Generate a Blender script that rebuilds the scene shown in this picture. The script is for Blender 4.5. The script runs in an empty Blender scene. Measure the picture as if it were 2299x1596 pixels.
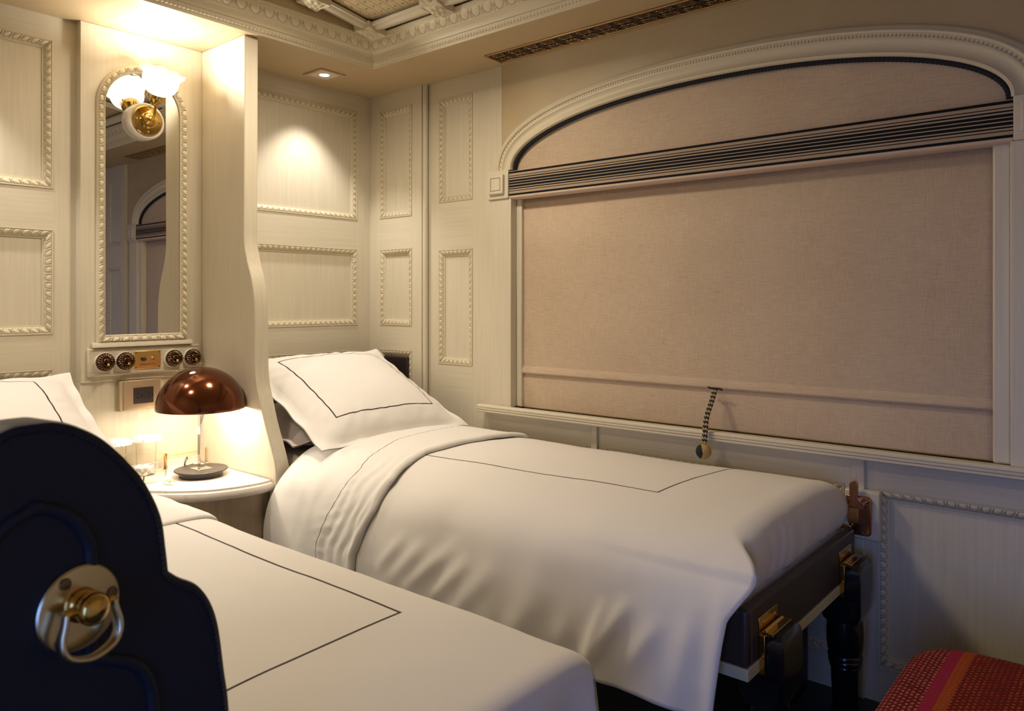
import bpy, bmesh, math, random
import numpy as np
from mathutils import Vector, Matrix, noise

scene = bpy.context.scene
col = scene.collection
random.seed(7)
rng = np.random.default_rng(7)
R = math.radians

# ---------------------------------------------------------------- camera, world, lights, exposure
CAM = (3.146, -2.582, 1.283)
cam_data = bpy.data.cameras.new('camera')
cam_data.sensor_width = 36.0
cam_data.lens = 36.0 * 1698.5 / 2299.0
cam_data.shift_y = -(798.0 - 675.0) / 2299.0
cam_data.clip_start = 0.02
cam_data.dof.use_dof = True
cam_data.dof.focus_distance = 2.75
cam_data.dof.aperture_fstop = 9.0
cam = bpy.data.objects.new('camera', cam_data)
cam.location = CAM
cam.rotation_euler = (R(90), 0, R(40))          # level, looking along heading 130 degrees
col.objects.link(cam)
scene.camera = cam

world = bpy.data.worlds.new('world')
scene.world = world
world.use_nodes = True
world.node_tree.nodes['Background'].inputs[0].default_value = (0.55, 0.68, 1.0, 1)
world.node_tree.nodes['Background'].inputs[1].default_value = 0.02

WARM = (1.0, 0.78, 0.52)


def light(name, kind, loc, energy, color, size=0.1, target=None, size_y=None, spot=None, blend=0.5):
    d = bpy.data.lights.new(name, kind)
    d.energy = energy
    d.color = color
    if kind == 'AREA':
        d.shape = 'RECTANGLE' if size_y else 'DISK'
        d.size = size
        if size_y:
            d.size_y = size_y
    else:
        d.shadow_soft_size = size
    if kind == 'SPOT':
        d.spot_size = spot
        d.spot_blend = blend
    o = bpy.data.objects.new(name, d)
    o.location = loc
    if target is not None:
        v = Vector(target) - Vector(loc)
        o.rotation_euler = v.to_track_quat('-Z', 'Y').to_euler()
    col.objects.link(o)
    return o


# cool daylight assumed to enter through an unseen window added behind the camera
assumed_day = light('assumed_daylight', 'AREA', (3.22, -3.45, 0.95), 5.0, (0.20, 0.37, 1.0), 0.7, (3.15, 0.0, 0.40), 1.1)
assumed_day.data.spread = R(105)
# unseen warm fill lamps added below the vault to light walls and bedding
room = light('ceiling_fill', 'AREA', (1.0, -0.86, 2.50), 16.0, (1.0, 0.86, 0.67), 0.26, (1.0, -0.95, 0.0))
room.data.spread = R(160)
room2 = light('ceiling_fill_second', 'AREA', (0.95, -2.35, 2.50), 6.5, (1.0, 0.85, 0.66), 0.26, (1.1, -1.9, 0.0))  # second added fill, warms the hanging side of the window duvet
room2.data.spread = R(160)
scene.view_settings.view_transform = 'Standard'
scene.view_settings.look = 'None'
scene.view_settings.gamma = 1.0
scene.view_settings.use_curve_mapping = False
scene.view_settings.exposure = 0.34


# ---------------------------------------------------------------- materials
def new_mat(name):
    m = bpy.data.materials.new(name)
    m.use_nodes = True
    nt = m.node_tree
    return m, nt, nt.nodes['Principled BSDF']


def simple(name, color, rough=0.5, metal=0.0, coat=0.0, spec=0.5, sheen=0.0):
    m, nt, b = new_mat(name)
    b.inputs['Base Color'].default_value = (*color, 1)
    b.inputs['Roughness'].default_value = rough
    b.inputs['Metallic'].default_value = metal
    b.inputs['Coat Weight'].default_value = coat
    b.inputs['Specular IOR Level'].default_value = spec
    b.inputs['Sheen Weight'].default_value = sheen
    return m


def noise_node(nt, scale, detail=3.0, rough=0.5, mapping=(1, 1, 1), coord='Object'):
    tc = nt.nodes.new('ShaderNodeTexCoord')
    mp = nt.nodes.new('ShaderNodeMapping')
    mp.inputs['Scale'].default_value = mapping
    nz = nt.nodes.new('ShaderNodeTexNoise')
    nz.inputs['Scale'].default_value = scale
    nz.inputs['Detail'].default_value = detail
    nz.inputs['Roughness'].default_value = rough
    nt.links.new(tc.outputs[coord], mp.inputs['Vector'])
    nt.links.new(mp.outputs[0], nz.inputs['Vector'])
    return nz


def ramp(nt, src, stops, interp='LINEAR'):
    r = nt.nodes.new('ShaderNodeValToRGB')
    r.color_ramp.interpolation = interp
    el = r.color_ramp.elements
    while len(el) < len(stops):
        el.new(0.5)
    for e, (p, c) in zip(el, stops):
        e.position = p
        e.color = (*c, 1)
    nt.links.new(src, r.inputs[0])
    return r


def bump(nt, b, src, strength, dist=0.002):
    bp = nt.nodes.new('ShaderNodeBump')
    bp.inputs['Strength'].default_value = strength
    bp.inputs['Distance'].default_value = dist
    nt.links.new(src, bp.inputs['Height'])
    nt.links.new(bp.outputs[0], b.inputs['Normal'])
    return bp


def math_node(nt, op, a, b=None, c=None):
    n = nt.nodes.new('ShaderNodeMath')
    n.operation = op
    for i, v in enumerate((a, b, c)):
        if v is None:
            continue
        if isinstance(v, (int, float)):
            n.inputs[i].default_value = v
        else:
            nt.links.new(v, n.inputs[i])
    return n.outputs[0]


PA, PB = (0.60, 0.535, 0.405), (0.68, 0.615, 0.475)


def paint(name, mapping, a=PA, b=PB, rough=0.42):
    m, nt, bs = new_mat(name)
    n1 = noise_node(nt, 1.0, 4.0, 0.6, mapping)
    n2 = noise_node(nt, 2.2, 2.0, 0.5, (1, 1, 0.6))
    mix = math_node(nt, 'ADD', math_node(nt, 'MULTIPLY', n1.outputs[0], 0.7), math_node(nt, 'MULTIPLY', n2.outputs[0], 0.3))
    r = ramp(nt, mix, [(0.32, a), (0.66, b)])
    nt.links.new(r.outputs[0], bs.inputs['Base Color'])
    bs.inputs['Roughness'].default_value = rough
    bump(nt, bs, n1.outputs[0], 0.12, 0.001)
    return m


M = {}
M['paint_v'] = paint('brushed_paint_upright', (80, 80, 3.0))
M['paint_hx'] = paint('brushed_paint_along_window', (3.0, 95, 95))
M['paint_hy'] = paint('brushed_paint_along_end', (95, 3.0, 95))
M['paint_flat'] = paint('smooth_paint', (9, 9, 9), (0.48, 0.375, 0.22), (0.52, 0.41, 0.245))
M['paint_shaded'] = paint('shaded_brushed_paint', (80, 80, 3.0), (0.30, 0.225, 0.15), (0.40, 0.31, 0.215))  # cabinet paint darkened, shade below the marble top is in its colour
M['paint_niche'] = paint('smooth_cream_paint', (9, 9, 9), (0.62, 0.545, 0.39), (0.66, 0.585, 0.42))


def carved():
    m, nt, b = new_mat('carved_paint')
    groove_attr = nt.nodes.new('ShaderNodeAttribute')
    groove_attr.attribute_name = 'groove'  # dark glaze pigment lying in the carved grooves
    r = ramp(nt, groove_attr.outputs['Fac'], [(0.0, (0.67, 0.59, 0.425)), (1.0, (0.20, 0.145, 0.07))])
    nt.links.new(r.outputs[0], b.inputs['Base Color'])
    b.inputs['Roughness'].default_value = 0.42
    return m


M['carved'] = carved()
M['paint_line'] = simple('paint_joint_line', (0.10, 0.075, 0.045), 0.6)
M['ceiling'] = paint('ceiling_paint', (4, 4, 4), (0.47, 0.355, 0.205), (0.51, 0.39, 0.23), 0.5)
M['floor'] = simple('dark_carpet', (0.045, 0.05, 0.06), 0.9)
M['brass'] = simple('polished_brass', (0.72, 0.47, 0.14), 0.16, 1.0)
M['brass_light'] = simple('satin_brass', (0.74, 0.66, 0.47), 0.27, 1.0)
M['brass_plate'] = simple('yellow_brass_plate', (0.78, 0.50, 0.16), 0.33, 0.85)
M['bronze'] = simple('dark_bronze', (0.13, 0.075, 0.045), 0.20, 1.0)
M['grille'] = simple('antique_brass_grille', (0.36, 0.23, 0.11), 0.30, 1.0)
M['copper'] = simple('aged_copper', (0.50, 0.24, 0.12), 0.24, 1.0)
M['chrome'] = simple('chrome', (0.82, 0.80, 0.78), 0.06, 1.0)
M['bronze_catch'] = simple('golden_bronze', (0.42, 0.22, 0.07), 0.3, 1.0)
M['steel'] = simple('polished_steel', (0.6, 0.62, 0.66), 0.12, 1.0)
M['black'] = simple('black_void', (0.006, 0.006, 0.006), 0.7)
M['black_wood'] = simple('black_lacquered_wood', (0.006, 0.007, 0.008), 0.22, 0.0, 0.3)
M['porcelain'] = simple('white_porcelain', (0.78, 0.72, 0.64), 0.22, 0.0, 0.4)
M['cream_trim'] = simple('cream_trim', (0.62, 0.56, 0.36), 0.4)
M['lamp_black'] = simple('matt_charcoal_metal', (0.055, 0.045, 0.042), 0.38, 0.3)
M['paper'] = simple('white_paper', (0.85, 0.82, 0.78), 0.8)
M['petal'] = simple('white_petals', (0.85, 0.82, 0.74), 0.7)
M['leaf'] = simple('green_leaf', (0.20, 0.30, 0.08), 0.5)
M['text_brown'] = simple('engraved_lettering', (0.10, 0.05, 0.02), 0.6)
M['button_black'] = simple('black_button', (0.012, 0.010, 0.010), 0.25)
M['button_red'] = simple('red_indicator', (0.45, 0.035, 0.015), 0.2, 0.0, 0.5)
M['socket'] = simple('grey_brown_socket', (0.055, 0.043, 0.040), 0.35)
M['tan_plate'] = simple('satin_bronze_plate', (0.56, 0.41, 0.27), 0.38, 0.35)
M['thread'] = simple('stitching_thread', (0.22, 0.19, 0.17), 0.7)
M['screw_dark'] = simple('dark_screw', (0.20, 0.16, 0.12), 0.35, 1.0)
M['cord_navy'] = simple('navy_cord', (0.006, 0.008, 0.014), 0.85)


def leather(name, color, rough=0.42, sc=420):
    m, nt, b = new_mat(name)
    n = noise_node(nt, sc, 3.0, 0.6)
    b.inputs['Base Color'].default_value = (*color, 1)
    b.inputs['Roughness'].default_value = rough
    bump(nt, b, n.outputs[0], 0.25, 0.0015)
    return m


M['leather_navy'] = leather('navy_leather', (0.013, 0.0172, 0.036), 0.5)
M['leather_navy'].node_tree.nodes['Principled BSDF'].inputs['Specular IOR Level'].default_value = 0.32
M['leather_brown'] = leather('dark_brown_leather', (0.043, 0.027, 0.021), 0.45)
M['leather_plum'] = leather('dark_plum_leather', (0.022, 0.012, 0.013), 0.4)
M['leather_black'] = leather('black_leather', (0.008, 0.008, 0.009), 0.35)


def marble():
    m, nt, b = new_mat('cream_marble')
    n = noise_node(nt, 9.0, 6.0, 0.62, (1, 2.5, 1))
    r = ramp(nt, n.outputs[0], [(0.3, (0.66, 0.55, 0.47)), (0.5, (0.80, 0.73, 0.65)), (0.72, (0.76, 0.66, 0.58))])
    nt.links.new(r.outputs[0], b.inputs['Base Color'])
    b.inputs['Roughness'].default_value = 0.22
    return m


M['marble'] = marble()


def linen(name, col_base, rect=None, rects_line=(0.035, 0.022, 0.022), hw=0.0032, uline=None):
    """white cotton; 'rect' = (u centre, half u, v centre, half v) of an embroidered border on the UV map"""
    m, nt, b = new_mat(name)
    b.inputs['Base Color'].default_value = (*col_base, 1)
    b.inputs['Roughness'].default_value = 0.75
    b.inputs['Sheen Weight'].default_value = 0.15
    b.inputs['Specular IOR Level'].default_value = 0.25
    n = noise_node(nt, 900, 2.0, 0.5)
    bump(nt, b, n.outputs[0], 0.05, 0.0006)
    if rect or uline is not None:
        uv = nt.nodes.new('ShaderNodeUVMap')
        sp = nt.nodes.new('ShaderNodeSeparateXYZ')
        nt.links.new(uv.outputs[0], sp.inputs[0])
        if rect:
            uc, hu, vc, hv = rect
            du = math_node(nt, 'SUBTRACT', math_node(nt, 'ABSOLUTE', math_node(nt, 'SUBTRACT', sp.outputs[0], uc)), hu)
            dv = math_node(nt, 'SUBTRACT', math_node(nt, 'ABSOLUTE', math_node(nt, 'SUBTRACT', sp.outputs[1], vc)), hv)
            d = math_node(nt, 'ABSOLUTE', math_node(nt, 'MAXIMUM', du, dv))
        else:
            d = math_node(nt, 'ABSOLUTE', math_node(nt, 'SUBTRACT', sp.outputs[0], uline))
        f = math_node(nt, 'LESS_THAN', d, hw)
        mx = nt.nodes.new('ShaderNodeMix')
        mx.data_type = 'RGBA'
        nt.links.new(f, mx.inputs['Factor'])
        mx.inputs['A'].default_value = (*col_base, 1)
        mx.inputs['B'].default_value = (*rects_line, 1)
        nt.links.new(mx.outputs['Result'], b.inputs['Base Color'])
    return m


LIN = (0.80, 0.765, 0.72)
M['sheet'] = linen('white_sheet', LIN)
M['sheet_shaded'] = linen('shaded_pillow_cotton', (0.62, 0.55, 0.50))  # cotton darkened to carry the shade beneath the upper pillow


def blind_fabric():
    m, nt, b = new_mat('woven_blind_linen')
    n1 = noise_node(nt, 1.0, 3.0, 0.65, (22, 22, 620))
    n2 = noise_node(nt, 1.0, 3.0, 0.65, (620, 620, 24))
    n3 = noise_node(nt, 3.0, 2.0, 0.5)
    s = math_node(nt, 'ADD', math_node(nt, 'MULTIPLY', n1.outputs[0], 0.45), math_node(nt, 'MULTIPLY', n2.outputs[0], 0.40))
    s = math_node(nt, 'ADD', s, math_node(nt, 'MULTIPLY', n3.outputs[0], 0.15))
    r = ramp(nt, s, [(0.36, (0.44, 0.33, 0.225)), (0.5, (0.55, 0.425, 0.30)), (0.64, (0.65, 0.515, 0.375))])
    nt.links.new(r.outputs[0], b.inputs['Base Color'])
    b.inputs['Roughness'].default_value = 0.85
    b.inputs['Specular IOR Level'].default_value = 0.2
    bump(nt, b, s, 0.35, 0.0012)
    return m


M['blind'] = blind_fabric()


def band():
    m, nt, b = new_mat('striped_braid')
    uv = nt.nodes.new('ShaderNodeUVMap')
    sp = nt.nodes.new('ShaderNodeSeparateXYZ')
    nt.links.new(uv.outputs[0], sp.inputs[0])
    P, K, T = (0.60, 0.46, 0.35), (0.006, 0.008, 0.011), (0.42, 0.315, 0.215)
    # measured from the top of the band to its foot
    seq = [(0, P), (.034, K), (.107, T), (.186, K), (.209, T), (.257, K), (.296, T), (.333, K), (.406, T), (.428, K), (.495, T),
           (.520, K), (.594, T), (.626, K), (.665, T), (.711, K), (.738, T), (.820, K), (.888, P)]
    r = ramp(nt, sp.outputs[1], seq, 'CONSTANT')
    nt.links.new(r.outputs[0], b.inputs['Base Color'])
    b.inputs['Roughness'].default_value = 0.85
    b.inputs['Specular IOR Level'].default_value = 0.2
    n = noise_node(nt, 1.0, 1.0, 0.5, (700, 10, 60))
    bump(nt, b, n.outputs[0], 0.25, 0.001)
    return m


M['band'] = band()


def glass(name, rough=0.0, color=(1, 1, 1), mix=0.72):
    m = bpy.data.materials.new(name)
    m.use_nodes = True
    nt = m.node_tree
    nt.nodes.clear()
    out = nt.nodes.new('ShaderNodeOutputMaterial')
    g = nt.nodes.new('ShaderNodeBsdfGlossy')
    g.inputs['Roughness'].default_value = 0.03
    t = nt.nodes.new('ShaderNodeBsdfTransparent')
    t.inputs['Color'].default_value = (*color, 1)
    lw = nt.nodes.new('ShaderNodeLayerWeight')
    lw.inputs['Blend'].default_value = 0.035
    mx = nt.nodes.new('ShaderNodeMixShader')
    nt.links.new(lw.outputs['Fresnel'], mx.inputs[0])
    nt.links.new(t.outputs[0], mx.inputs[1])
    nt.links.new(g.outputs[0], mx.inputs[2])
    nt.links.new(mx.outputs[0], out.inputs[0])
    return m


M['glass'] = glass('clear_glass', color=(0.97, 0.97, 0.96))
M['mirror'] = simple('mirror_silver', (0.80, 0.80, 0.78), 0.012, 1.0)


def emitter(name, color, strength, base=(0.9, 0.88, 0.85)):
    m, nt, b = new_mat(name)
    b.inputs['Base Color'].default_value = (*base, 1)
    b.inputs['Roughness'].default_value = 0.3
    b.inputs['Emission Color'].default_value = (*color, 1)
    b.inputs['Emission Strength'].default_value = strength
    return m


M['lens'] = emitter('downlight_lens', (1.0, 0.86, 0.72), 9.0)
M['bulb'] = emitter('warm_bulb', (1.0, 0.80, 0.55), 30.0)
M['lamp_white'] = emitter('lit_opal_diffuser', (1.0, 0.82, 0.60), 1.5)


def lit_shade():
    m, nt, b = new_mat('ribbed_lit_glass')
    nt.nodes.remove(b)
    out = nt.nodes['Material Output']
    tl = nt.nodes.new('ShaderNodeBsdfTranslucent')
    tl.inputs[0].default_value = (0.22, 0.215, 0.205, 1)
    gl = nt.nodes.new('ShaderNodeBsdfGlossy')
    gl.inputs['Roughness'].default_value = 0.12
    mx = nt.nodes.new('ShaderNodeMixShader')
    mx.inputs[0].default_value = 0.12
    em = nt.nodes.new('ShaderNodeEmission')
    em.inputs[0].default_value = (1.0, 0.90, 0.76, 1)
    em.inputs[1].default_value = 0.55
    ad = nt.nodes.new('ShaderNodeAddShader')
    nt.links.new(tl.outputs[0], mx.inputs[1])
    nt.links.new(gl.outputs[0], mx.inputs[2])
    nt.links.new(mx.outputs[0], ad.inputs[0])
    nt.links.new(em.outputs[0], ad.inputs[1])
    nt.links.new(ad.outputs[0], out.inputs[0])
    return m


M['shade_glass'] = lit_shade()


def dome_mat():
    m, nt, b = new_mat('amber_bronze_dome')
    out = nt.nodes['Material Output']
    b.inputs['Base Color'].default_value = (0.17, 0.052, 0.018, 1)
    b.inputs['Metallic'].default_value = 0.85
    b.inputs['Roughness'].default_value = 0.14
    b.inputs['Coat Weight'].default_value = 0.4
    b.inputs['Coat Roughness'].default_value = 0.08
    tl = nt.nodes.new('ShaderNodeBsdfTranslucent')
    tl.inputs[0].default_value = (0.60, 0.10, 0.02, 1)
    mx = nt.nodes.new('ShaderNodeMixShader')
    mx.inputs[0].default_value = 0.10
    nt.links.new(b.outputs[0], mx.inputs[1])
    nt.links.new(tl.outputs[0], mx.inputs[2])
    nt.links.new(mx.outputs[0], out.inputs[0])
    return m


M['dome'] = dome_mat()


def kilim():
    m, nt, b = new_mat('red_woven_wool')
    uv = nt.nodes.new('ShaderNodeUVMap')
    sp = nt.nodes.new('ShaderNodeSeparateXYZ')
    nt.links.new(uv.outputs[0], sp.inputs[0])
    u, v = sp.outputs[0], sp.outputs[1]
    D1, D2, D3 = (0.11, 0.012, 0.010), (0.12, 0.013, 0.008), (0.12, 0.010, 0.012)
    base = ramp(nt, u, [(0, D3), (.345, (0.27, 0.016, 0.045)), (.385, (0.30, 0.055, 0.012)), (.42, D2), (.72, (0.17, 0.11, 0.10)), (.80, D1)], 'CONSTANT')
    dots = ramp(nt, u, [(0, (0.44, 0.13, 0.10)), (.345, (0.32, 0.022, 0.06)), (.385, (0.36, 0.08, 0.016)), (.42, (0.40, 0.055, 0.02)),
                        (.50, (0.33, 0.03, 0.02)), (.56, (0.40, 0.055, 0.02)), (.72, (0.21, 0.145, 0.135)), (.80, (0.38, 0.07, 0.03))], 'CONSTANT')
    # little dashes in offset rows, as a weave gives them
    rows = math_node(nt, 'MULTIPLY', u, 62.0)
    par = math_node(nt, 'MULTIPLY', math_node(nt, 'FLOOR', rows), 0.5)
    cells = math_node(nt, 'ADD', math_node(nt, 'MULTIPLY', v, 40.0), par)
    nz = noise_node(nt, 55, 2.0)
    wob = math_node(nt, 'MULTIPLY', math_node(nt, 'SUBTRACT', nz.outputs[0], 0.5), 0.9)
    fr = math_node(nt, 'FRACT', math_node(nt, 'ADD', cells, wob))
    fu = math_node(nt, 'FRACT', math_node(nt, 'ADD', rows, math_node(nt, 'MULTIPLY', wob, 0.35)))
    on = math_node(nt, 'MULTIPLY', math_node(nt, 'LESS_THAN', fr, math_node(nt, 'ADD', 0.42, math_node(nt, 'MULTIPLY', wob, 1.3))), math_node(nt, 'LESS_THAN', fu, 0.55))
    mx = nt.nodes.new('ShaderNodeMix')
    mx.data_type = 'RGBA'
    nt.links.new(on, mx.inputs['Factor'])
    nt.links.new(base.outputs[0], mx.inputs['A'])
    nt.links.new(dots.outputs[0], mx.inputs['B'])
    nt.links.new(mx.outputs['Result'], b.inputs['Base Color'])
    b.inputs['Roughness'].default_value = 0.9
    b.inputs['Specular IOR Level'].default_value = 0.15
    bump(nt, b, on, 0.5, 0.0015)
    return m


M['kilim'] = kilim()


def cord_mat():
    m, nt, b = new_mat('black_and_gold_braid')
    uv = nt.nodes.new('ShaderNodeUVMap')
    sp = nt.nodes.new('ShaderNodeSeparateXYZ')
    nt.links.new(uv.outputs[0], sp.inputs[0])
    s = math_node(nt, 'ADD', math_node(nt, 'MULTIPLY', sp.outputs[1], 62.0), math_node(nt, 'ABSOLUTE', math_node(nt, 'SUBTRACT', sp.outputs[0], 0.5)))
    f = math_node(nt, 'LESS_THAN', math_node(nt, 'FRACT', s), 0.36)
    mx = nt.nodes.new('ShaderNodeMix')
    mx.data_type = 'RGBA'
    nt.links.new(f, mx.inputs['Factor'])
    mx.inputs['A'].default_value = (0.008, 0.009, 0.014, 1)
    mx.inputs['B'].default_value = (0.60, 0.45, 0.24, 1)
    nt.links.new(mx.outputs['Result'], b.inputs['Base Color'])
    b.inputs['Roughness'].default_value = 0.85
    return m


M['cord'] = cord_mat()


def ball_mat():
    m, nt, b = new_mat('navy_and_gold_bauble')
    tc = nt.nodes.new('ShaderNodeTexCoord')
    sp = nt.nodes.new('ShaderNodeSeparateXYZ')
    nt.links.new(tc.outputs['Object'], sp.inputs[0])
    nz = noise_node(nt, 160, 2.0)
    s = math_node(nt, 'ADD', math_node(nt, 'MULTIPLY', sp.outputs[0], 0.766), math_node(nt, 'MULTIPLY', sp.outputs[1], 0.643))
    s = math_node(nt, 'ADD', s, math_node(nt, 'MULTIPLY', math_node(nt, 'SUBTRACT', nz.outputs[0], 0.5), 0.012))
    f = math_node(nt, 'GREATER_THAN', s, -0.0235)
    mx = nt.nodes.new('ShaderNodeMix')
    mx.data_type = 'RGBA'
    nt.links.new(f, mx.inputs['Factor'])
    mx.inputs['A'].default_value = (0.008, 0.009, 0.014, 1)
    mx.inputs['B'].default_value = (0.50, 0.33, 0.12, 1)
    nt.links.new(mx.outputs['Result'], b.inputs['Base Color'])
    b.inputs['Roughness'].default_value = 0.8
    n2 = noise_node(nt, 900, 2.0)
    bump(nt, b, n2.outputs[0], 0.6, 0.002)
    return m


M['ball'] = ball_mat()


# ---------------------------------------------------------------- mesh helpers
WL = {}


class MB:
    def __init__(self):
        self.v, self.f, self.mi, self.uv, self.g = [], [], [], [], []

    def add(self, verts, faces, mat=0, uv=None, groove=None):
        o = len(self.v)
        verts = [tuple(map(float, p)) for p in verts]
        self.v += verts
        self.uv += [tuple(map(float, p)) for p in uv] if uv is not None else [(0.0, 0.0)] * len(verts)
        self.g += [float(x) for x in groove] if groove is not None else [0.0] * len(verts)
        for fc in faces:
            self.f.append(tuple(i + o for i in fc))
            self.mi.append(mat)
        return self

    def grid(self, P, mat=0, close_u=False, close_v=False, uv=None, groove=None, flip=False):
        P = np.asarray(P, float)
        m, n = P.shape[:2]
        fs = []
        for i in range(m if close_u else m - 1):
            i2 = (i + 1) % m
            for j in range(n if close_v else n - 1):
                j2 = (j + 1) % n
                q = (i * n + j, i2 * n + j, i2 * n + j2, i * n + j2)
                fs.append(q[::-1] if flip else q)
        return self.add(P.reshape(-1, 3), fs, mat, None if uv is None else np.asarray(uv).reshape(-1, 2),
                        None if groove is None else np.asarray(groove).ravel())

    def box(self, x0, x1, y0, y1, z0, z1, mat=0, T=None):
        v = [(x0, y0, z0), (x1, y0, z0), (x1, y1, z0), (x0, y1, z0), (x0, y0, z1), (x1, y0, z1), (x1, y1, z1), (x0, y1, z1)]
        if T:
            v = [T(p) for p in v]
        return self.add(v, [(0, 3, 2, 1), (4, 5, 6, 7), (0, 1, 5, 4), (1, 2, 6, 5), (2, 3, 7, 6), (3, 0, 4, 7)], mat)

    def tube(self, pts, r, n=10, mat=0, caps=True, closed=False, flat=1.0, up=None):
        pts = np.asarray(pts, float)
        k = len(pts)
        rr = np.full(k, r) if np.isscalar(r) else np.asarray(r, float)
        if closed:
            tan = np.roll(pts, -1, 0) - np.roll(pts, 1, 0)
        else:
            tan = np.gradient(pts, axis=0)
        tan /= np.linalg.norm(tan, axis=1)[:, None] + 1e-12
        a = np.array(up if up is not None else ((0, 0, 1) if abs(tan[0][2]) < 0.9 else (1, 0, 0)), float)
        rings, uvs = [], []
        L = 0.0
        for i in range(k):
            t = tan[i]
            a = a - t * (a @ t)
            a /= np.linalg.norm(a) + 1e-12
            b = np.cross(t, a)
            ang = np.linspace(0, 2 * np.pi, n, endpoint=False)
            rings.append(pts[i] + rr[i] * (np.cos(ang)[:, None] * a + flat * np.sin(ang)[:, None] * b))
            if i:
                L += np.linalg.norm(pts[i] - pts[i - 1])
            uvs.append([(q / n, L) for q in range(n)])
        o = len(self.v)
        self.grid(rings, mat, close_u=closed, close_v=True, uv=uvs)
        if caps and not closed:
            self.f.append(tuple(o + i for i in range(n))[::-1])
            self.f.append(tuple(o + (k - 1) * n + i for i in range(n)))
            self.mi += [mat, mat]
        return self

    def lathe(self, prof, origin=(0, 0, 0), axis=(0, 0, 1), n=32, mat=0, fn=None, ref=None):
        """prof: list of (radius, height along axis); fn(r, h, angle, index) -> (r, h)"""
        origin, axis = np.asarray(origin, float), np.asarray(axis, float)
        axis = axis / np.linalg.norm(axis)
        a = np.array(ref if ref is not None else ((1, 0, 0) if abs(axis[0]) < 0.8 else (0, 1, 0)), float)
        a = a - axis * (a @ axis)
        a /= np.linalg.norm(a)
        b = np.cross(axis, a)
        P = []
        for i, (r, h) in enumerate(prof):
            ring = []
            for q in range(n):
                t = 2 * math.pi * q / n
                r2, h2 = fn(r, h, t, i) if fn else (r, h)
                ring.append(origin + axis * h2 + r2 * (math.cos(t) * a + math.sin(t) * b))
            P.append(ring)
        return self.grid(P, mat, close_v=True, flip=False)

    def prism(self, poly, d0, d1, T, mat=0, cap=True):
        """closed 2D polygon extruded from d0 to d1, T(u, v, d) -> point"""
        n = len(poly)
        v = [T(p[0], p[1], d0) for p in poly] + [T(p[0], p[1], d1) for p in poly]
        f = [(i, (i + 1) % n, n + (i + 1) % n, n + i) for i in range(n)]
        if cap:
            f += [tuple(range(n))[::-1], tuple(range(n, 2 * n))]
        return self.add(v, f, mat)

    def build(self, name, mats, parent=None, loc=None, local=False, smooth=35, bevel=0.0, seg=2, subsurf=0, solid=0.0, recalc=True, off=-1.0, weld=False):
        if not isinstance(mats, (list, tuple)):
            mats = [mats]
        base = np.zeros(3)
        if not local:
            if parent is not None:
                base = np.asarray(WL[parent.name])
            elif loc is not None:
                base = np.asarray(loc, float)
        vs = (np.asarray(self.v, float) - base)
        me = bpy.data.meshes.new(name)
        me.from_pydata(vs.tolist(), [], self.f)
        for m in mats:
            me.materials.append(M[m] if isinstance(m, str) else m)
        me.polygons.foreach_set('material_index', self.mi)
        if any(u != (0.0, 0.0) for u in self.uv):
            ul = me.uv_layers.new(name='UVMap')
            li = np.empty(len(me.loops), int)
            me.loops.foreach_get('vertex_index', li)
            ul.data.foreach_set('uv', np.asarray(self.uv)[li].ravel())
        if any(self.g):
            at = me.attributes.new('groove', 'FLOAT', 'POINT')
            at.data.foreach_set('value', self.g)
        if recalc or weld:
            bm = bmesh.new()
            bm.from_mesh(me)
            if weld:
                bmesh.ops.remove_doubles(bm, verts=bm.verts, dist=1e-5)
            if recalc:
                bmesh.ops.recalc_face_normals(bm, faces=bm.faces)
            bm.to_mesh(me)
            bm.free()
        if smooth:
            me.shade_smooth()
            me.set_sharp_from_angle(angle=R(smooth))
        me.update()
        o = bpy.data.objects.new(name, me)
        col.objects.link(o)
        if parent is not None:
            o.parent = parent
            WL[o.name] = WL[parent.name]
        else:
            o.location = base.tolist()
            WL[o.name] = base
        if solid:
            s = o.modifiers.new('thickness', 'SOLIDIFY')
            s.thickness = solid
            s.offset = off
        if bevel:
            b = o.modifiers.new('edges', 'BEVEL')
            b.width = bevel
            b.segments = seg
            b.limit_method = 'ANGLE'
            b.angle_limit = R(40)
        if subsurf:
            s = o.modifiers.new('smooth', 'SUBSURF')
            s.levels = s.render_levels = subsurf
        return o


def tag(o, label=None, cat=None, group=None, kind=None):
    if label:
        o['label'] = label
    if cat:
        o['category'] = cat
    if group:
        o['group'] = group
    if kind:
        o['kind'] = kind
    return o


def thing(name, loc, label, cat, group=None, rz=0.0):
    o = bpy.data.objects.new(name, None)
    o.location = loc
    o.rotation_euler = (0, 0, rz)
    o.empty_display_size = 0.05
    col.objects.link(o)
    WL[o.name] = np.asarray(loc, float)
    return tag(o, label, cat, group)


def copy_tree(o, parent=None):
    c = o.copy()
    col.objects.link(c)
    if parent is not None:
        c.parent = parent
    for ch in [x for x in bpy.data.objects if x.parent == o]:
        copy_tree(ch, c)
    WL[c.name] = WL[o.name]
    return c


def struct(o):
    o['kind'] = 'structure'
    return o


def catmull(pts, n=8, closed=False):
    p = np.asarray(pts, float)
    k = len(p)
    out = []
    rngk = range(k if closed else k - 1)
    for i in rngk:
        if closed:
            a, b, c, d = p[(i - 1) % k], p[i], p[(i + 1) % k], p[(i + 2) % k]
        else:
            b, c = p[i], p[i + 1]
            a = p[i - 1] if i else 2 * b - c
            d = p[i + 2] if i + 2 < k else 2 * c - b
        for t in np.linspace(0, 1, n, endpoint=False):
            out.append(0.5 * ((2 * b) + (-a + c) * t + (2 * a - 5 * b + 4 * c - d) * t * t + (-a + 3 * b - 3 * c + d) * t ** 3))
    if not closed:
        out.append(p[-1])
    return np.array(out)


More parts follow.
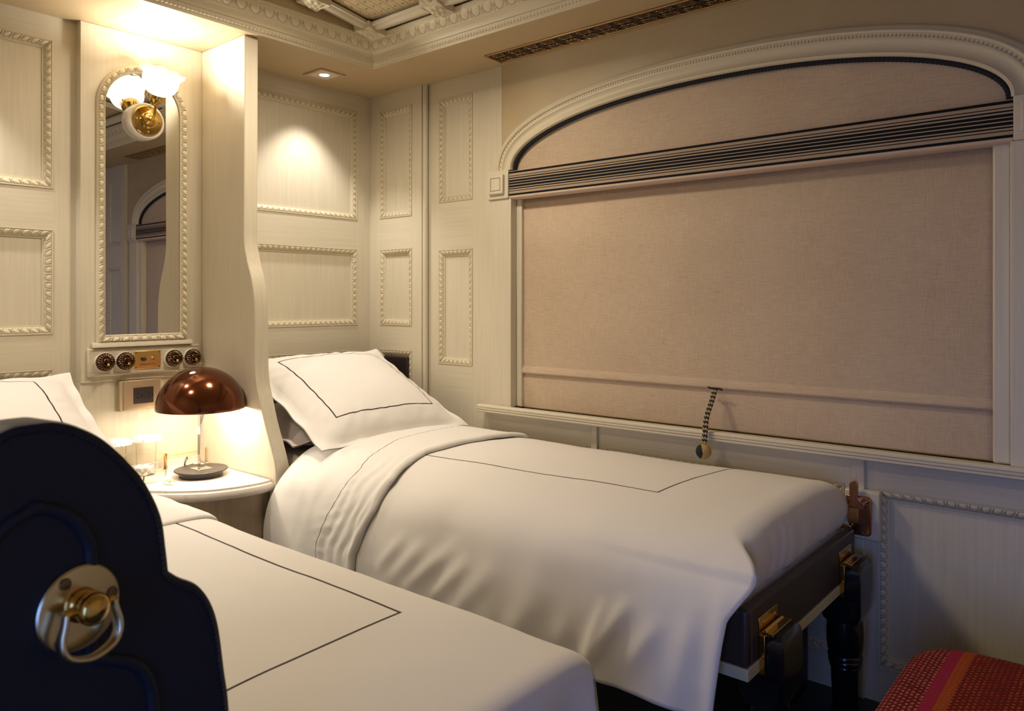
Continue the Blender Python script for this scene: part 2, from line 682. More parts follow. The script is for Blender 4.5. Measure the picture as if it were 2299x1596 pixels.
def resample(p, n):
    p = np.asarray(p, float)
    s = np.r_[0, np.cumsum(np.linalg.norm(np.diff(p, axis=0), axis=1))]
    t = np.linspace(0, s[-1], n)
    return np.stack([np.interp(t, s, p[:, k]) for k in range(p.shape[1])], 1)


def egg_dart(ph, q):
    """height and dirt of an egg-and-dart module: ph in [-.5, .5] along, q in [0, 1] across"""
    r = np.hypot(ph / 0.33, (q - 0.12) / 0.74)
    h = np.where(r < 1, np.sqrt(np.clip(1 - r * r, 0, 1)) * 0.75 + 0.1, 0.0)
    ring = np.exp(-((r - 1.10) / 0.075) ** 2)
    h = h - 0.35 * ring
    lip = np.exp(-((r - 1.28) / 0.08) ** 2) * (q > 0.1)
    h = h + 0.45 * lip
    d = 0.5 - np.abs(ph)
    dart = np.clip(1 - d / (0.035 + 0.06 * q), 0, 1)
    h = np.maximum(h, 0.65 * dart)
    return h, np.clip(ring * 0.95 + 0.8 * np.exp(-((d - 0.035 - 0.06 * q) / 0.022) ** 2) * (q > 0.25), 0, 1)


def leaf_roll(ph, q):
    """smaller slanting leaves"""
    s = np.abs(((ph + 0.5 + 0.35 * (q - 0.5)) % 1) - 0.5)
    h = np.cos(s * math.pi) ** 0.8
    g = np.clip((s - 0.40) / 0.08, 0, 1)
    return h, g * 0.8


def moulding(mb, sides, profile, frame, pat=None, pitch=0.031, zone=None, amp=0.006, per=14, nz=9, plain=2, joints=False):
    """sides: list of functions P(s, w) -> (u, v); profile: list of (w, h); zone = (w0, w1) carries the pattern"""
    prof = []
    for i, (w, h) in enumerate(profile):
        prof.append((w, h, None))
        if zone and abs(w - zone[0]) < 1e-9:
            w1, h1 = profile[i + 1]
            sag = profile_sag
            for k in range(1, nz):
                q = k / nz
                prof.append((w + (w1 - w) * q, h + (h1 - h) * q + sag * math.sin(math.pi * q), q))
    for (P, length) in sides:
        cnt = max(1, round(length / pitch))
        ns = cnt * per + 1 if pat else plain
        s = np.linspace(0, 1, ns)
        ph = ((s * cnt) % 1.0) - 0.5
        ph = np.where(np.isclose(s, 1), 0.5, ph)
        G, GR = [], []
        for (w, h, q) in prof:
            uv = P(s, w)
            hh = np.full(ns, h)
            gr = np.zeros(ns)
            if q is not None and pat:
                dh, gg = pat(ph, np.full(ns, q))
                fade = min(1.0, min(q, 1 - q) / 0.12)
                hh = hh + amp * dh * fade
                gr = gg * fade
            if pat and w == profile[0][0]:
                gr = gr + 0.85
            if pat and joints:
                gr[0] = gr[-1] = max(gr[0], 0.55)
            G.append(frame(uv[0], uv[1], hh))
            GR.append(gr)
        mb.grid(np.array(G), 0, groove=np.array(GR))
    return mb


profile_sag = 0.003


def rect_sides(u0, u1, v0, v1):
    c = [(u0, v0, 1, 1), (u1, v0, -1, 1), (u1, v1, -1, -1), (u0, v1, 1, -1)]
    out = []
    for i in range(4):
        a, b = c[i], c[(i + 1) % 4]

        def P(s, w, a=a, b=b):
            return (a[0] + a[2] * w) * (1 - s) + (b[0] + b[2] * w) * s, (a[1] + a[3] * w) * (1 - s) + (b[1] + b[3] * w) * s
        out.append((P, math.hypot(b[0] - a[0], b[1] - a[1])))
    return out


def make_frame(O, U, N, V=(0, 0, 1)):
    O, U, N, V = (np.asarray(k, float) for k in (O, U, N, V))

    def fr(u, v, h):
        u, v, h = np.broadcast_arrays(np.asarray(u, float), np.asarray(v, float), np.asarray(h, float))
        return O + u[..., None] * U + v[..., None] * V + h[..., None] * N
    return fr


PANEL_PROFILE = [(0.0, 0.0), (0.001, 0.0035), (0.0045, 0.0035), (0.0055, 0.0), (0.028, -0.006), (0.0285, -0.009), (0.033, -0.009), (0.0335, -0.014)]
DEPTH = 0.014


def panel_wall(name, O, U, N, rect, recs, mats, thick=0.05, leather_rec=None):
    """a framed wall: raised stiles and rails round recessed fields, each field with a carved moulding (a part)"""
    fr = make_frame(O, U, N)
    u0, u1, v0, v1 = rect
    us = sorted({u0, u1, *[r[0] for r in recs], *[r[1] for r in recs]})
    vs = sorted({v0, v1, *[r[2] for r in recs], *[r[3] for r in recs]})
    mb = MB()
    for i in range(len(us) - 1):
        for j in range(len(vs) - 1):
            uc, vc = (us[i] + us[i + 1]) / 2, (vs[j] + vs[j + 1]) / 2
            inside = any(r[0] < uc < r[1] and r[2] < vc < r[3] for r in recs)
            rail = any(r[0] < uc < r[1] for r in recs)
            h = -DEPTH if inside else 0.0
            q = [fr(us[i], vs[j], h), fr(us[i + 1], vs[j], h), fr(us[i + 1], vs[j + 1], h), fr(us[i], vs[j + 1], h)]
            mb.add(q, [(0, 1, 2, 3)], 1 if (rail and not inside) else 0)
    a, b = -DEPTH - 0.002, -thick
    pts = [(u0, v0), (u1, v0), (u1, v1), (u0, v1)]
    mb.add([fr(*p, 0.0) for p in pts] + [fr(*p, b) for p in pts], [(4, 5, 6, 7), (0, 1, 5, 4), (1, 2, 6, 5), (2, 3, 7, 6), (3, 0, 4, 7)], 0)
    wall = struct(mb.build(name, mats, recalc=False, smooth=0))
    for r in recs:
        m2 = MB()
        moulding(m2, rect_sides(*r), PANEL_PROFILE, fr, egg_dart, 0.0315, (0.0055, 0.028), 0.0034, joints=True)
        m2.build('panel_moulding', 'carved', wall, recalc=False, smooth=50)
    return wall


# ---------------------------------------------------------------- the room
ZC = 2.35
mb = MB()
mb.box(-0.1, 3.75, -3.3, 0.15, -0.06, 0.0)
struct(mb.build('floor', 'floor', smooth=0))

# end wall, two framed bays either side of the lamp niche
REC_Z = [(1.157, 1.550), (1.702, 2.260)]
mb_recs = [(-0.803, -0.087, z0, z1) for z0, z1 in REC_Z] + [(-0.803, -0.087, 0.55, 1.027)]
mb_recs += [(-2.27, -1.514, z0, z1) for z0, z1 in REC_Z] + [(-2.27, -1.514, 0.55, 1.027)]
wall_far = panel_wall('wall_far', (0, 0, 0), (0, 1, 0), (1, 0, 0), (-3.2, 0.12, 0.0, ZC), mb_recs, ['paint_v', 'paint_hy'])

# framed slab beside the window bed
wall_side = panel_wall('wall_slab', (0, 0, 0), (1, 0, 0), (0, -1, 0), (0.0, 0.395, 0.0, ZC),
                       [(0.081, 0.325, 1.157, 1.549), (0.081, 0.325, 1.709, 2.268), (0.081, 0.325, 0.55, 1.033)], ['paint_v', 'paint_hx'], 0.028)
mb = MB()
mb.tube([(0.412, 0.010, 0.0), (0.412, 0.010, ZC)], 0.0135, 12)
struct(mb.build('trim_1', 'paint_v', smooth=60))

# window wall
YW = 0.025
AX, AA, AB, AZ = 1.909, 0.9415, 0.241, 1.868


def arch_pts(off=0.0, n=160):
    th = np.linspace(0, math.pi, 1200)
    e = 2.13
    r = ((np.abs(np.cos(th)) / AA) ** e + (np.abs(np.sin(th)) / AB) ** e) ** (-1 / e)
    p = np.stack([AX - r * np.cos(th), AZ + r * np.sin(th)], 1)
    p = resample(p, n)
    t = np.gradient(p, axis=0)
    t /= np.linalg.norm(t, axis=1)[:, None]
    nrm = np.stack([-t[:, 1], t[:, 0]], 1)
    nrm[0], nrm[-1] = (-1, 0), (1, 0)
    return p + off * nrm


WIN_L, WIN_R = 0.9, 2.918
wall_right = panel_wall('wall_right', (0, YW, 0), (1, 0, 0), (0, -1, 0), (0.395, WIN_L, 0.79, ZC),
                        [(0.490, 0.716, 0.976, 1.531), (0.490, 0.716, 1.760, 2.258)], ['paint_v', 'paint_hx'])
mb = MB()
ap = arch_pts(0.05, 200)
G = np.array([[(x, YW, z), (x, YW, ZC)] for x, z in ap])
mb.grid(G)
G2 = np.array([[(x, YW + 0.06, ZC), (x, YW + 0.06, z), (x, YW, z)] for x, z in ap])
mb.grid(G2)
mb.box(WIN_L - 0.001, ap[0][0], YW, YW + 0.06, AZ, ZC)
mb.box(ap[-1][0], 3.6, YW, YW + 0.06, AZ, ZC)
mb.box(2.918, 3.6, YW, YW + 0.06, 0.79, AZ)
mb.build('arch_spandrel', 'paint_flat', wall_right, recalc=False, smooth=0)
# narrow framed panel beyond the window (seen in the mirror)
wp = panel_wall('wall_panel', (0, YW - 0.024, 0), (1, 0, 0), (0, -1, 0), (3.06, 3.44, 0.0, ZC),
                [(3.13, 3.37, 0.9, 1.55), (3.13, 3.37, 1.72, 2.26)], ['paint_v', 'paint_hx'], 0.023)
# wainscot under the sill
wains = panel_wall('wall_wainscot', (0, YW, 0), (1, 0, 0), (0, -1, 0), (0.395, 3.06, 0.0, 0.79),
                   [(0.75, 1.366, 0.112, 0.679), (1.462, 2.385, 0.112, 0.684), (2.487, 3.02, 0.112, 0.681)], ['paint_v', 'paint_hx'])
mb = MB()
for x0, x1 in ((1.394, 1.422), (2.414, 2.450)):
    mb.box(x0, x1, YW - 0.014, YW + 0.001, 0.0, 0.778)
mb.build('upright_strip', 'paint_v', wains, bevel=0.004)

# the window: casing, arch, rosettes, sill, jambs
win = struct(bpy.data.objects.new('window_1', None))
col.objects.link(win)
WL[win.name] = np.zeros(3)
mb = MB()
mb.box(0.8, 3.02, YW + 0.075, YW + 0.085, 0.79, 2.16)
mb.build('pane', 'black', win)
for sgn in (-1, 1):
    def sx(x):
        return x if sgn < 0 else 2 * AX - x

    def sbox(m, a, b, *r):
        m.box(min(sx(a), sx(b)), max(sx(a), sx(b)), *r)
    mb = MB()
    sbox(mb, 0.845, 0.972, 0.0, YW + 0.05, 0.808, 1.742)
    mb.build('side_casing', 'paint_v', win, bevel=0.003)
    mb = MB()
    if sgn < 0:
        sbox(mb, 0.972, 1.003, 0.038, 0.085, 0.808, 1.76)
    else:
        sbox(mb, 0.972, 1.018, 0.018, 0.085, 0.808, 1.76)
    mb.build('jamb_strip', 'paint_v', win, bevel=0.006)
    mb = MB()
    sbox(mb, 0.838, 0.964, -0.010, YW + 0.05, 1.741, 1.868)
    ro = mb.build('rosette_block', 'paint_hx', win, bevel=0.003)
    mb = MB()
    sbox(mb, 0.858, 0.944, -0.024, -0.009, 1.762, 1.848)
    sq = mb.build('raised_square', 'paint_v', ro, bevel=0.003)
    mb = MB()
    ca, cz, hs, wl = (0.858 + 0.944) / 2, 1.805, 0.029, 0.0021
    for a, b, c, d in ((-hs, hs, hs - wl, hs), (-hs, hs, -hs, -hs + wl), (-hs, -hs + wl, -hs, hs), (hs - wl, hs, -hs, hs)):
        sbox(mb, ca + a, ca + b, -0.0246, -0.0238, cz + c, cz + d)
    mb.build('incised_line', 'paint_line', sq)

ARCH_PROFILE = [(-0.004, -0.05), (-0.003, 0.022), (0.0, 0.026), (0.006, 0.027), (0.010, 0.022), (0.022, 0.014), (0.036, 0.013), (0.044, 0.018),
                (0.048, 0.024), (0.054, 0.024), (0.055, 0.020), (0.067, 0.020), (0.068, 0.026), (0.074, 0.029), (0.080, 0.026), (0.082, 0.021),
                (0.090, 0.018), (0.096, 0.012), (0.1, 0.0)]


def reeds(ph, q):
    g = (np.abs(ph) > 0.34).astype(float)
    return -g, g * 0.6


apts = arch_pts(0, 1200)
tt = np.gradient(apts, axis=0)
tt /= np.linalg.norm(tt, axis=1)[:, None]
an = np.stack([-tt[:, 1], tt[:, 0]], 1)
an[0], an[-1] = (-1, 0), (1, 0)


def arch_side(s, w):
    i = s * (len(apts) - 1)
    k = np.arange(len(apts))
    return (np.interp(i, k, apts[:, 0]) + w * np.interp(i, k, an[:, 0]), np.interp(i, k, apts[:, 1]) + w * np.interp(i, k, an[:, 1]))


alen = np.linalg.norm(np.diff(apts, axis=0), axis=1).sum()
profile_sag = 0.0
mb = MB()
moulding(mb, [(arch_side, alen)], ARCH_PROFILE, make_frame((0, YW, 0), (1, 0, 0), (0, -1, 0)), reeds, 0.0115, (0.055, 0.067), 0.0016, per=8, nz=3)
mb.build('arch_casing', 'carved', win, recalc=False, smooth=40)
profile_sag = 0.003

# sill with reeded nose
poly = [(0.105, 0.770), (0.030, 0.770), (0.014, 0.776), (0.000, 0.776), (-0.004, 0.780), (-0.004, 0.786), (-0.0005, 0.788), (-0.005, 0.790),
        (-0.005, 0.796), (-0.0015, 0.798), (-0.005, 0.800), (-0.004, 0.806), (0.000, 0.810), (0.030, 0.810), (0.060, 0.801), (0.105, 0.801)]
mb = MB()
mb.prism(poly, 0.796, 3.05, lambda u, v, d: (d, u - 0.028, v))
mb.build('sill', 'paint_hx', win, smooth=25)

# lower blind, valance, braid band
blind = thing('window_blind', (1.9, 0.06, 0.81), 'woven beige linen blind drawn down over the arched window', 'blind')
mb = MB()
xs = np.linspace(0.995, 2.806, 60)
zp = [(0.805, 0.058), (0.810, 0.053), (0.826, 0.051), (0.935, 0.052), (0.9585, 0.056), (0.959, 0.042), (0.964, 0.039), (0.972, 0.040), (0.986, 0.047),
      (0.992, 0.052), (1.2, 0.053), (1.5, 0.053), (1.78, 0.053)]
G = np.array([[(x, y + 0.001 * math.sin(x * 7) * (z > 1.0), z) for (z, y) in zp] for x in xs])
mb.grid(G)
mb.build('drop_panel', 'blind', blind, recalc=False, smooth=30, solid=0.003)
mb = MB()
vp = arch_pts(-0.001, 160)
G = np.array([[(x, 0.034, 1.80), (x, 0.034, z)] for x, z in vp])
mb.grid(G)
mb.build('arched_valance', 'blind', blind, recalc=False, smooth=0, solid=0.003)
mb = MB()
pp = arch_pts(-0.009, 900)
k = np.arange(900)
mb.tube([(x, 0.022 , z) for x, z in pp], 0.0088 + 0.0007 * np.sin(k * 1.1), 8)
mb.build('navy_piping', 'cord_navy', blind, recalc=False, smooth=60)
mb = MB()
x0, x1 = 0.9655, 2 * AX - 0.9655
bz0, bz1 = 1.7365, 1.8625
sec = []
for q in np.linspace(0, 1, 41):           # front face from the top edge down
    z = bz1 + (bz0 - bz1) * q
    e = min(q, 1 - q)
    y = -0.004 + 0.012 * max(0.0, 1 - e / 0.05) ** 2
    sec.append((y, z, q))
sec = [(0.040, bz1 - 0.001, 0.0)] + sec + [(0.052, bz0 + 0.001, 1.0)]
G = np.array([[(x, y, z) for y, z, q in sec] for x in np.linspace(x0, x1, 40)])
U = np.array([[((x - x0), q) for y, z, q in sec] for x in np.linspace(x0, x1, 40)])
mb.grid(G, uv=U)
for x in (x0, x1):
    mb.add([(x, y, z) for y, z, q in sec], [tuple(range(len(sec)))], 0, uv=[(0.0, q) for y, z, q in sec])
mb.build('striped_pelmet', 'band', blind, recalc=False, smooth=30)

# cord pull
pull = thing('blind_pull', (1.91, -0.02, 0.71), 'black and gold braided cord pull with round bauble hanging from blind', 'cord pull')
mb = MB()
pa, pb = np.array((1.933, 0.022, 0.962)), np.array((1.926, -0.058, 0.767))
for dx in (-0.0045, 0.0045):
    pts = [pa + (pb - pa) * t + np.array((dx + 0.002 * math.sin(9 * t), -0.016 * math.sin(math.pi * t), 0)) for t in np.linspace(0, 1, 24)]
    mb.tube(pts, 0.0052, 10)
mb.build('braided_cord', 'cord', pull, recalc=False, smooth=60)
mb = MB()
mb.tube([(1.905, 0.025, 0.964), (1.915, 0.018, 0.962), (1.955, 0.02, 0.961), (1.962, 0.018, 0.957)], 0.0035, 8)
mb.build('cord_knot', 'cord_navy', pull, recalc=False)
mb = MB()
prof = [(0.0275 * math.sin(a) + 0.0001, -0.0275 * math.cos(a)) for a in np.linspace(0, math.pi, 20)]
mb.lathe(prof, (1.9280, -0.0615, 0.7425), n=32)
mb.build('bauble', 'ball', pull, recalc=False, smooth=80)

# lamp niche: boarded block standing forward of the end wall
mb = MB()
mb.box(-0.01, 0.034, -1.433, -0.95, 0.0, 0.975)
mb.box(-0.01, 0.040, -1.4335, -0.95, 0.975, ZC)
mb.box(0.034, 0.0405, -1.4335, -0.95, 0.968, 0.976)
niche = struct(mb.build('wall_niche', 'paint_v', bevel=0.002))

# divider with the ogee edge
edge = catmull([(0.380, 2.35), (0.378, 1.9), (0.376, 1.62), (0.378, 1.52), (0.398, 1.445), (0.430, 1.372), (0.449, 1.30), (0.455, 1.21), (0.457, 1.05),
                (0.466, 0.965), (0.489, 0.895), (0.525, 0.805), (0.567, 0.72), (0.594, 0.66), (0.603, 0.61), (0.601, 0.5), (0.60, 0.0)], 8)
poly = [(0.0, 0.0), (0.0, 2.35)] + [tuple(p) for p in edge]
mb = MB()
mb.prism(poly, -0.95, -0.89, lambda u, v, d: (u, d, v))
struct(mb.build('wall_divider', 'paint_v', bevel=0.004, smooth=30))

# walls out of frame
mb = MB()
for a in ((-0.1, 2.85, 0, ZC), (3.59, 3.75, 0, ZC), (2.85, 3.59, 0, 0.38), (2.85, 3.59, 1.52, ZC)):  # left wall leaves an opening added for the assumed window
    mb.box(a[0], a[1], -3.26, -3.2, a[2], a[3])
struct(mb.build('wall_left', 'paint_niche', smooth=0))
w2 = struct(bpy.data.objects.new('assumed_window', None))  # unseen window added here as the assumed source of the cool light
col.objects.link(w2)
WL[w2.name] = np.zeros(3)
mb = MB()
for a in ((2.80, 2.86, 0.33, 1.57), (3.58, 3.64, 0.33, 1.57), (2.80, 3.64, 0.33, 0.39), (2.80, 3.64, 1.51, 1.57)):
    mb.box(a[0], a[1], -3.30, -3.185, a[2], a[3])
mb.build('assumed_window_frame', 'paint_v', w2, bevel=0.004)
mb = MB()
mb.box(3.6, 3.66, -3.2, 0.1, 0, ZC)
struct(mb.build('wall_near', 'paint_niche', smooth=0))
dr = struct(bpy.data.objects.new('door_1', None))
col.objects.link(dr)
WL[dr.name] = np.zeros(3)
mb = MB()
mb.box(3.57, 3.605, -2.22, -2.15, 0, 2.11)
mb.box(3.57, 3.605, -1.30, -1.23, 0, 2.11)
mb.box(3.57, 3.605, -2.22, -1.23, 2.04, 2.11)
mb.build('door_frame', 'paint_v', dr, bevel=0.004)
mb = MB()
mb.box(3.58, 3.61, -2.15, -1.30, 0.01, 2.04)
mb.build('door_leaf', 'paint_v', dr)
# a second leaf stands closed near the window corner: its hinged edge shows in the mirror
dr2 = struct(bpy.data.objects.new('door_2', None))
col.objects.link(dr2)
WL[dr2.name] = np.zeros(3)
mb = MB()
mb.box(3.47, 3.51, -0.82, -0.02, 0.01, 2.02)
mb.build('door_leaf', 'paint_v', dr2, bevel=0.003)
for z in (0.95, 1.55):
    mb = MB()
    mb.box(3.455, 3.472, -0.035, 0.0, z, z + 0.11)
    mb.build('hinge', 'brass', dr2, bevel=0.002)

# ceiling: low soffit round the edge, carved cornice, coffered vault
CX0, CX1, CY0, CY1 = 0.411, 3.30, -2.88, -0.319
mb = MB()
for a in ((-0.1, 3.75, CY1, 0.12), (-0.1, 3.75, -3.3, CY0), (-0.1, CX0, CY0, CY1), (CX1, 3.75, CY0, CY1)):
    mb.box(*a, ZC, ZC + 0.05)
struct(mb.build('ceiling', 'ceiling', smooth=0))
CORN = [(0.0, 2.35), (0.003, 2.3505), (0.006, 2.355), (0.006, 2.357), (0.010, 2.359), (0.012, 2.363), (0.024, 2.373), (0.026, 2.377), (0.031, 2.378),
        (0.033, 2.382), (0.036, 2.392), (0.044, 2.401), (0.053, 2.404), (0.056, 2.4045), (0.057, 2.407), (0.088, 2.437), (0.090, 2.4375), (0.091, 2.441), (0.095, 2.4415), (0.096, 2.446),
        (0.101, 2.4465), (0.102, 2.453)]


def eggs_down(ph, q):
    h, g = egg_dart(ph, 1 - q)
    return -h, g


def leaf_down(ph, q):
    h, g = leaf_roll(ph, q)
    return -h, g


def cornice_frame(u, v, h):
    u, v, h = np.broadcast_arrays(np.asarray(u, float), np.asarray(v, float), np.asarray(h, float))
    return np.stack([u, v, h], -1)


mb = MB()
profile_sag = -0.003
sides = rect_sides(CX0, CX1, CY0, CY1)
i_s = [i for i, p in enumerate(CORN) if p[0] == 0.026][0]
low, top = CORN[:i_s + 1], CORN[i_s:]
moulding(mb, sides, low, cornice_frame, leaf_down, 0.0165, (0.012, 0.024), 0.0035, per=6, nz=4)
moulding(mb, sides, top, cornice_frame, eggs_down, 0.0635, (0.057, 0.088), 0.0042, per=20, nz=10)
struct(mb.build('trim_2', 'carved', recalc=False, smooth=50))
profile_sag = 0.003


def vz(y):
    t = -y - 0.44
    return 2.452 + 0.168 * t - 0.0705 * t * t


mb = MB()
ys = np.linspace(-2.86, -0.36, 40)
mb.grid(np.array([[(x, y, vz(y) + 0.018) for y in ys] for x in (0.50, 3.22)]))
for x in (0.512, 3.2):
    mb.grid(np.array([[(x, y, 2.45), (x, y, vz(y) + 0.03)] for y in ys]))
vault = struct(mb.build('ceiling_vault', 'paint_flat', recalc=False, smooth=40))
rib_y = [-0.468, -0.76, -1.30]
rib_x = [0.572, 0.985, 1.40, 1.82]
RP = [(-0.036, 0.014), (-0.034, 0.002), (-0.026, 0.0), (-0.021, 0.006), (-0.017, 0.001), (-0.010, -0.006), (0.0, -0.008), (0.010, -0.006), (0.017, 0.001), (0.021, 0.006),
      (0.026, 0.0), (0.034, 0.002), (0.036, 0.014)]
for ry in rib_y:
    mb = MB()
    mb.grid(np.array([[(x, ry + w, vz(ry) + h - 0.004) for w, h in RP] for x in np.linspace(0.54, 3.18, 30)]))
    mb.build('ceiling_rib', 'paint_hx', vault, recalc=False, smooth=40)
for rx in rib_x:
    mb = MB()
    yy = np.linspace(-1.7, -0.44, 60)
    mb.grid(np.array([[(rx + w, y, vz(y) + h - 0.004) for w, h in RP] for y in yy]))
    mb.build('ceiling_rib', 'paint_hy', vault, recalc=False, smooth=40)
for rx in rib_x:
    for ry in rib_y:
        mb = MB()
        n = 26
        s = np.linspace(-1, 1, n)
        X, Y = np.meshgrid(s, s, indexing='ij')
        r, th = np.hypot(X, Y), np.arctan2(Y, X)
        pet = 0.5 + 0.5 * np.cos(6 * th)
        h = 0.012 * np.clip(1 - r, 0, 1) + 0.009 * np.exp(-((r - 0.48) / 0.2) ** 2) * pet + 0.006 * np.exp(-(r / 0.14) ** 2)
        edge_d = 1 - np.maximum(np.abs(X), np.abs(Y))
        h = h + 0.004 * (edge_d < 0.16)
        h = np.where(edge_d < 0.05, -0.02, h)
        pin = 1 - 0.16 * np.cos(2 * th) ** 2 * (r > 0.7)       # pinched sides between pointed corners
        G = np.stack([rx + 0.052 * X * pin, ry + 0.052 * Y * pin, vz(ry) - 0.2 * 0 - 0.016 - h], -1)
        G[..., 2] += (vz(ry + 0.052) - vz(ry)) / 0.052 * 0.052 * Y
        mb.grid(G, groove=np.clip(0.6 * np.exp(-((r - 0.22) / 0.06) ** 2), 0, 1))
        mb.build('rosette_boss', 'carved', vault, recalc=False, smooth=50)
for i in range(len(rib_x) - 1):
    for j in range(len(rib_y) - 1):
        mb = MB()
        xa, xb, ya, yb = rib_x[i] + 0.036, rib_x[i + 1] - 0.036, rib_y[j + 1] + 0.036, rib_y[j] - 0.036
        nx, ny = max(2, round((xb - xa) / 0.042)), max(2, round((yb - ya) / 0.042))
        for a in range(1, nx):
            x = xa + (xb - xa) * a / nx
            yy = np.linspace(ya, yb, 8)
            mb.grid(np.array([[(x + w, y, vz(y) + 0.018 + h) for w, h in ((-0.003, 0.001), (0, -0.0015), (0.003, 0.001))] for y in yy]))
        for a in range(1, ny):
            y = ya + (yb - ya) * a / ny
            mb.grid(np.array([[(x, y + w, vz(y) + 0.018 + h) for w, h in ((-0.003, 0.001), (0, -0.0015), (0.003, 0.001))] for x in (xa, xb)]))
            for b in range(1, nx):
                mb.lathe([(0.0045, 0.0), (0.003, 0.006), (0.0005, 0.007)], (xa + (xb - xa) * (b - 0.5) / nx, y + 0.02, vz(y) + 0.017), (0, 0, -1), 6)
        mb.build('tin_relief', 'paint_flat', vault, recalc=False, smooth=40)

# ---------------------------------------------------------------- ceiling fittings
dl = thing('recessed_downlight', (0.178, -0.42, ZC), 'square lit downlight recessed in the soffit above the window bed pillow', 'downlight')
mb = MB()
cx, cy, hw = 0.178, -0.42, 0.070
mb.grid(np.array([[(cx + sx_ * w, cy + sy_ * w, z) for w, z in ((hw, 2.351), (hw, 2.343), (hw - 0.004, 2.341), (hw - 0.013, 2.342), (hw - 0.016, 2.346))]
                  for sx_, sy_ in ((-1, -1), (1, -1), (1, 1), (-1, 1))]), close_u=True)
mb.build('frame', 'tan_plate', dl, smooth=0)
mb = MB()
hw2 = hw - 0.016
mb.box(cx - hw2, cx + hw2, cy - hw2, cy + hw2, 2.345, 2.352)
mb.build('inner_plate', 'porcelain', dl)
mb = MB()
mb.lathe([(0.0001, 0.0), (0.020, 0.0), (0.027, 0.001), (0.028, 0.003)], (cx, cy, 2.3445), (0, 0, 1), 24)
mb.build('lens', 'lens', dl, recalc=False)
light('downlight_beam', 'SPOT', (0.178, -0.42, 2.335), 23.0, (1.0, 0.94, 0.87), 0.025, (0.20, -0.45, 0.0), spot=R(90), blend=0.6)
# assumed twin over the other bed, outside the frame; only its light is added
light('assumed_twin_beam', 'SPOT', (0.178, -1.95, 2.335), 26.0, (1.0, 0.94, 0.87), 0.025, (0.28, -1.95, 0.0), spot=R(88), blend=0.55)

vent = thing('ceiling_vent', (1.84, -0.079, ZC), 'long pierced antique brass air grille in the soffit above the window', 'vent')
VX0, VX1, VY0, VY1 = 0.936, 2.74, -0.138, -0.020
mb = MB()
mb.box(VX0 + 0.008, VX1 - 0.008, VY0 + 0.008, VY1 - 0.008, 2.3488, 2.3515)
mb.build('dark_backing', 'black', vent)
mb = MB()
for a in ((VX0, VX1, VY0, VY0 + 0.011), (VX0, VX1, VY1 - 0.011, VY1), (VX0, VX0 + 0.011, VY0, VY1), (VX1 - 0.011, VX1, VY0, VY1)):
    mb.box(*a, 2.343, 2.351)
mb.build('grille_frame', 'grille', vent, bevel=0.003)
mb = MB()
zg = 2.3452


def ribbon(pts, w=0.0021):
    w *= 0.62
    mb.tube([(x, y, zg) for x, y in pts], w, 5, flat=0.8, caps=False)


yc, hh = (VY0 + VY1) / 2, (VY1 - VY0) / 2 - 0.010
pitch = 0.086
nm = int((VX1 - VX0 - 0.02) / pitch)
for i in range(nm):
    x = VX0 + 0.011 + (i + 0.5) * (VX1 - VX0 - 0.022) / nm
    fine = 10 if x < 2.1 else 6
    th = np.linspace(0, 2 * np.pi, 18)
    ribbon(np.stack([x + 0.013 * np.cos(th), yc + 0.013 * np.sin(th)], 1), 0.0024)
    for sx_ in (-1, 1):
        for sy_ in (-1, 1):
            a = np.linspace(0, 3.6 * np.pi, 4 * fine)      # big scroll
            rr = 0.0195 * (1 - a / (4.2 * np.pi))
            ribbon(np.stack([x + sx_ * (0.021 + rr * np.cos(a + 2.4)), yc + sy_ * (hh * 0.52 + rr * np.sin(a + 2.4))], 1))
            a = np.linspace(0, 2.6 * np.pi, 3 * fine)      # small scroll at the edge
            rr = 0.010 * (1 - a / (3.2 * np.pi))
            ribbon(np.stack([x + sx_ * (0.006 + rr * np.cos(a - 1.2)), yc + sy_ * (hh * 0.80 + rr * np.sin(a - 1.2))], 1), 0.0017)
            t = np.linspace(0, 1, fine)
            ribbon(np.stack([x + sx_ * (0.010 + 0.033 * t), yc + sy_ * (0.009 + 0.018 * np.sin(t * 3.1) + 0.005 * t)], 1), 0.0018)
            ribbon(np.stack([x + sx_ * (0.043 - 0.01 * np.sin(t * 3.1)), yc + sy_ * hh * t], 1), 0.0016)
            ribbon(np.stack([x + sx_ * (0.002 + 0.012 * t), yc + sy_ * (0.012 + (hh - 0.012) * t)], 1), 0.0016)
mb.build('scroll_grille', 'grille', vent, recalc=False, smooth=60)

# ---------------------------------------------------------------- lamp niche fittings
MX = 0.040                                   # face of the niche board
mir = thing('wall_mirror', (MX, -1.1985, 1.15), 'tall round-topped mirror in a carved cream frame on the niche wall', 'mirror')
yc, hwid, zb, zs = -1.1985, 0.1475, 1.150, 2.047
mb = MB()
pts = [(yc - hwid, zb), (yc + hwid, zb)] + [(yc + hwid * math.cos(a), zs + hwid * math.sin(a)) for a in np.linspace(0, math.pi, 40)]
mb.prism(pts, MX - 0.004, MX + 0.003, lambda u, v, d: (d, u, v))
mb.build('mirror_glass', 'mirror', mir, smooth=0)
mb = MB()
FP = [(0.0, 0.003), (0.001, 0.010), (0.004, 0.012), (0.005, 0.010), (0.026, 0.016), (0.027, 0.013), (0.030, 0.012), (0.033, 0.006), (0.033, 0.0)]
fr = make_frame((MX, 0, 0), (0, 1, 0), (1, 0, 0))


def side_l(s, w):
    return np.full_like(s, yc - hwid - w), (zb - w) * (1 - s) + zs * s


def side_r(s, w):
    return np.full_like(s, yc + hwid + w), (zb - w) * s + zs * (1 - s)


def side_b(s, w):
    return (yc + hwid + w) * (1 - s) + (yc - hwid - w) * s, np.full_like(s, zb - w)


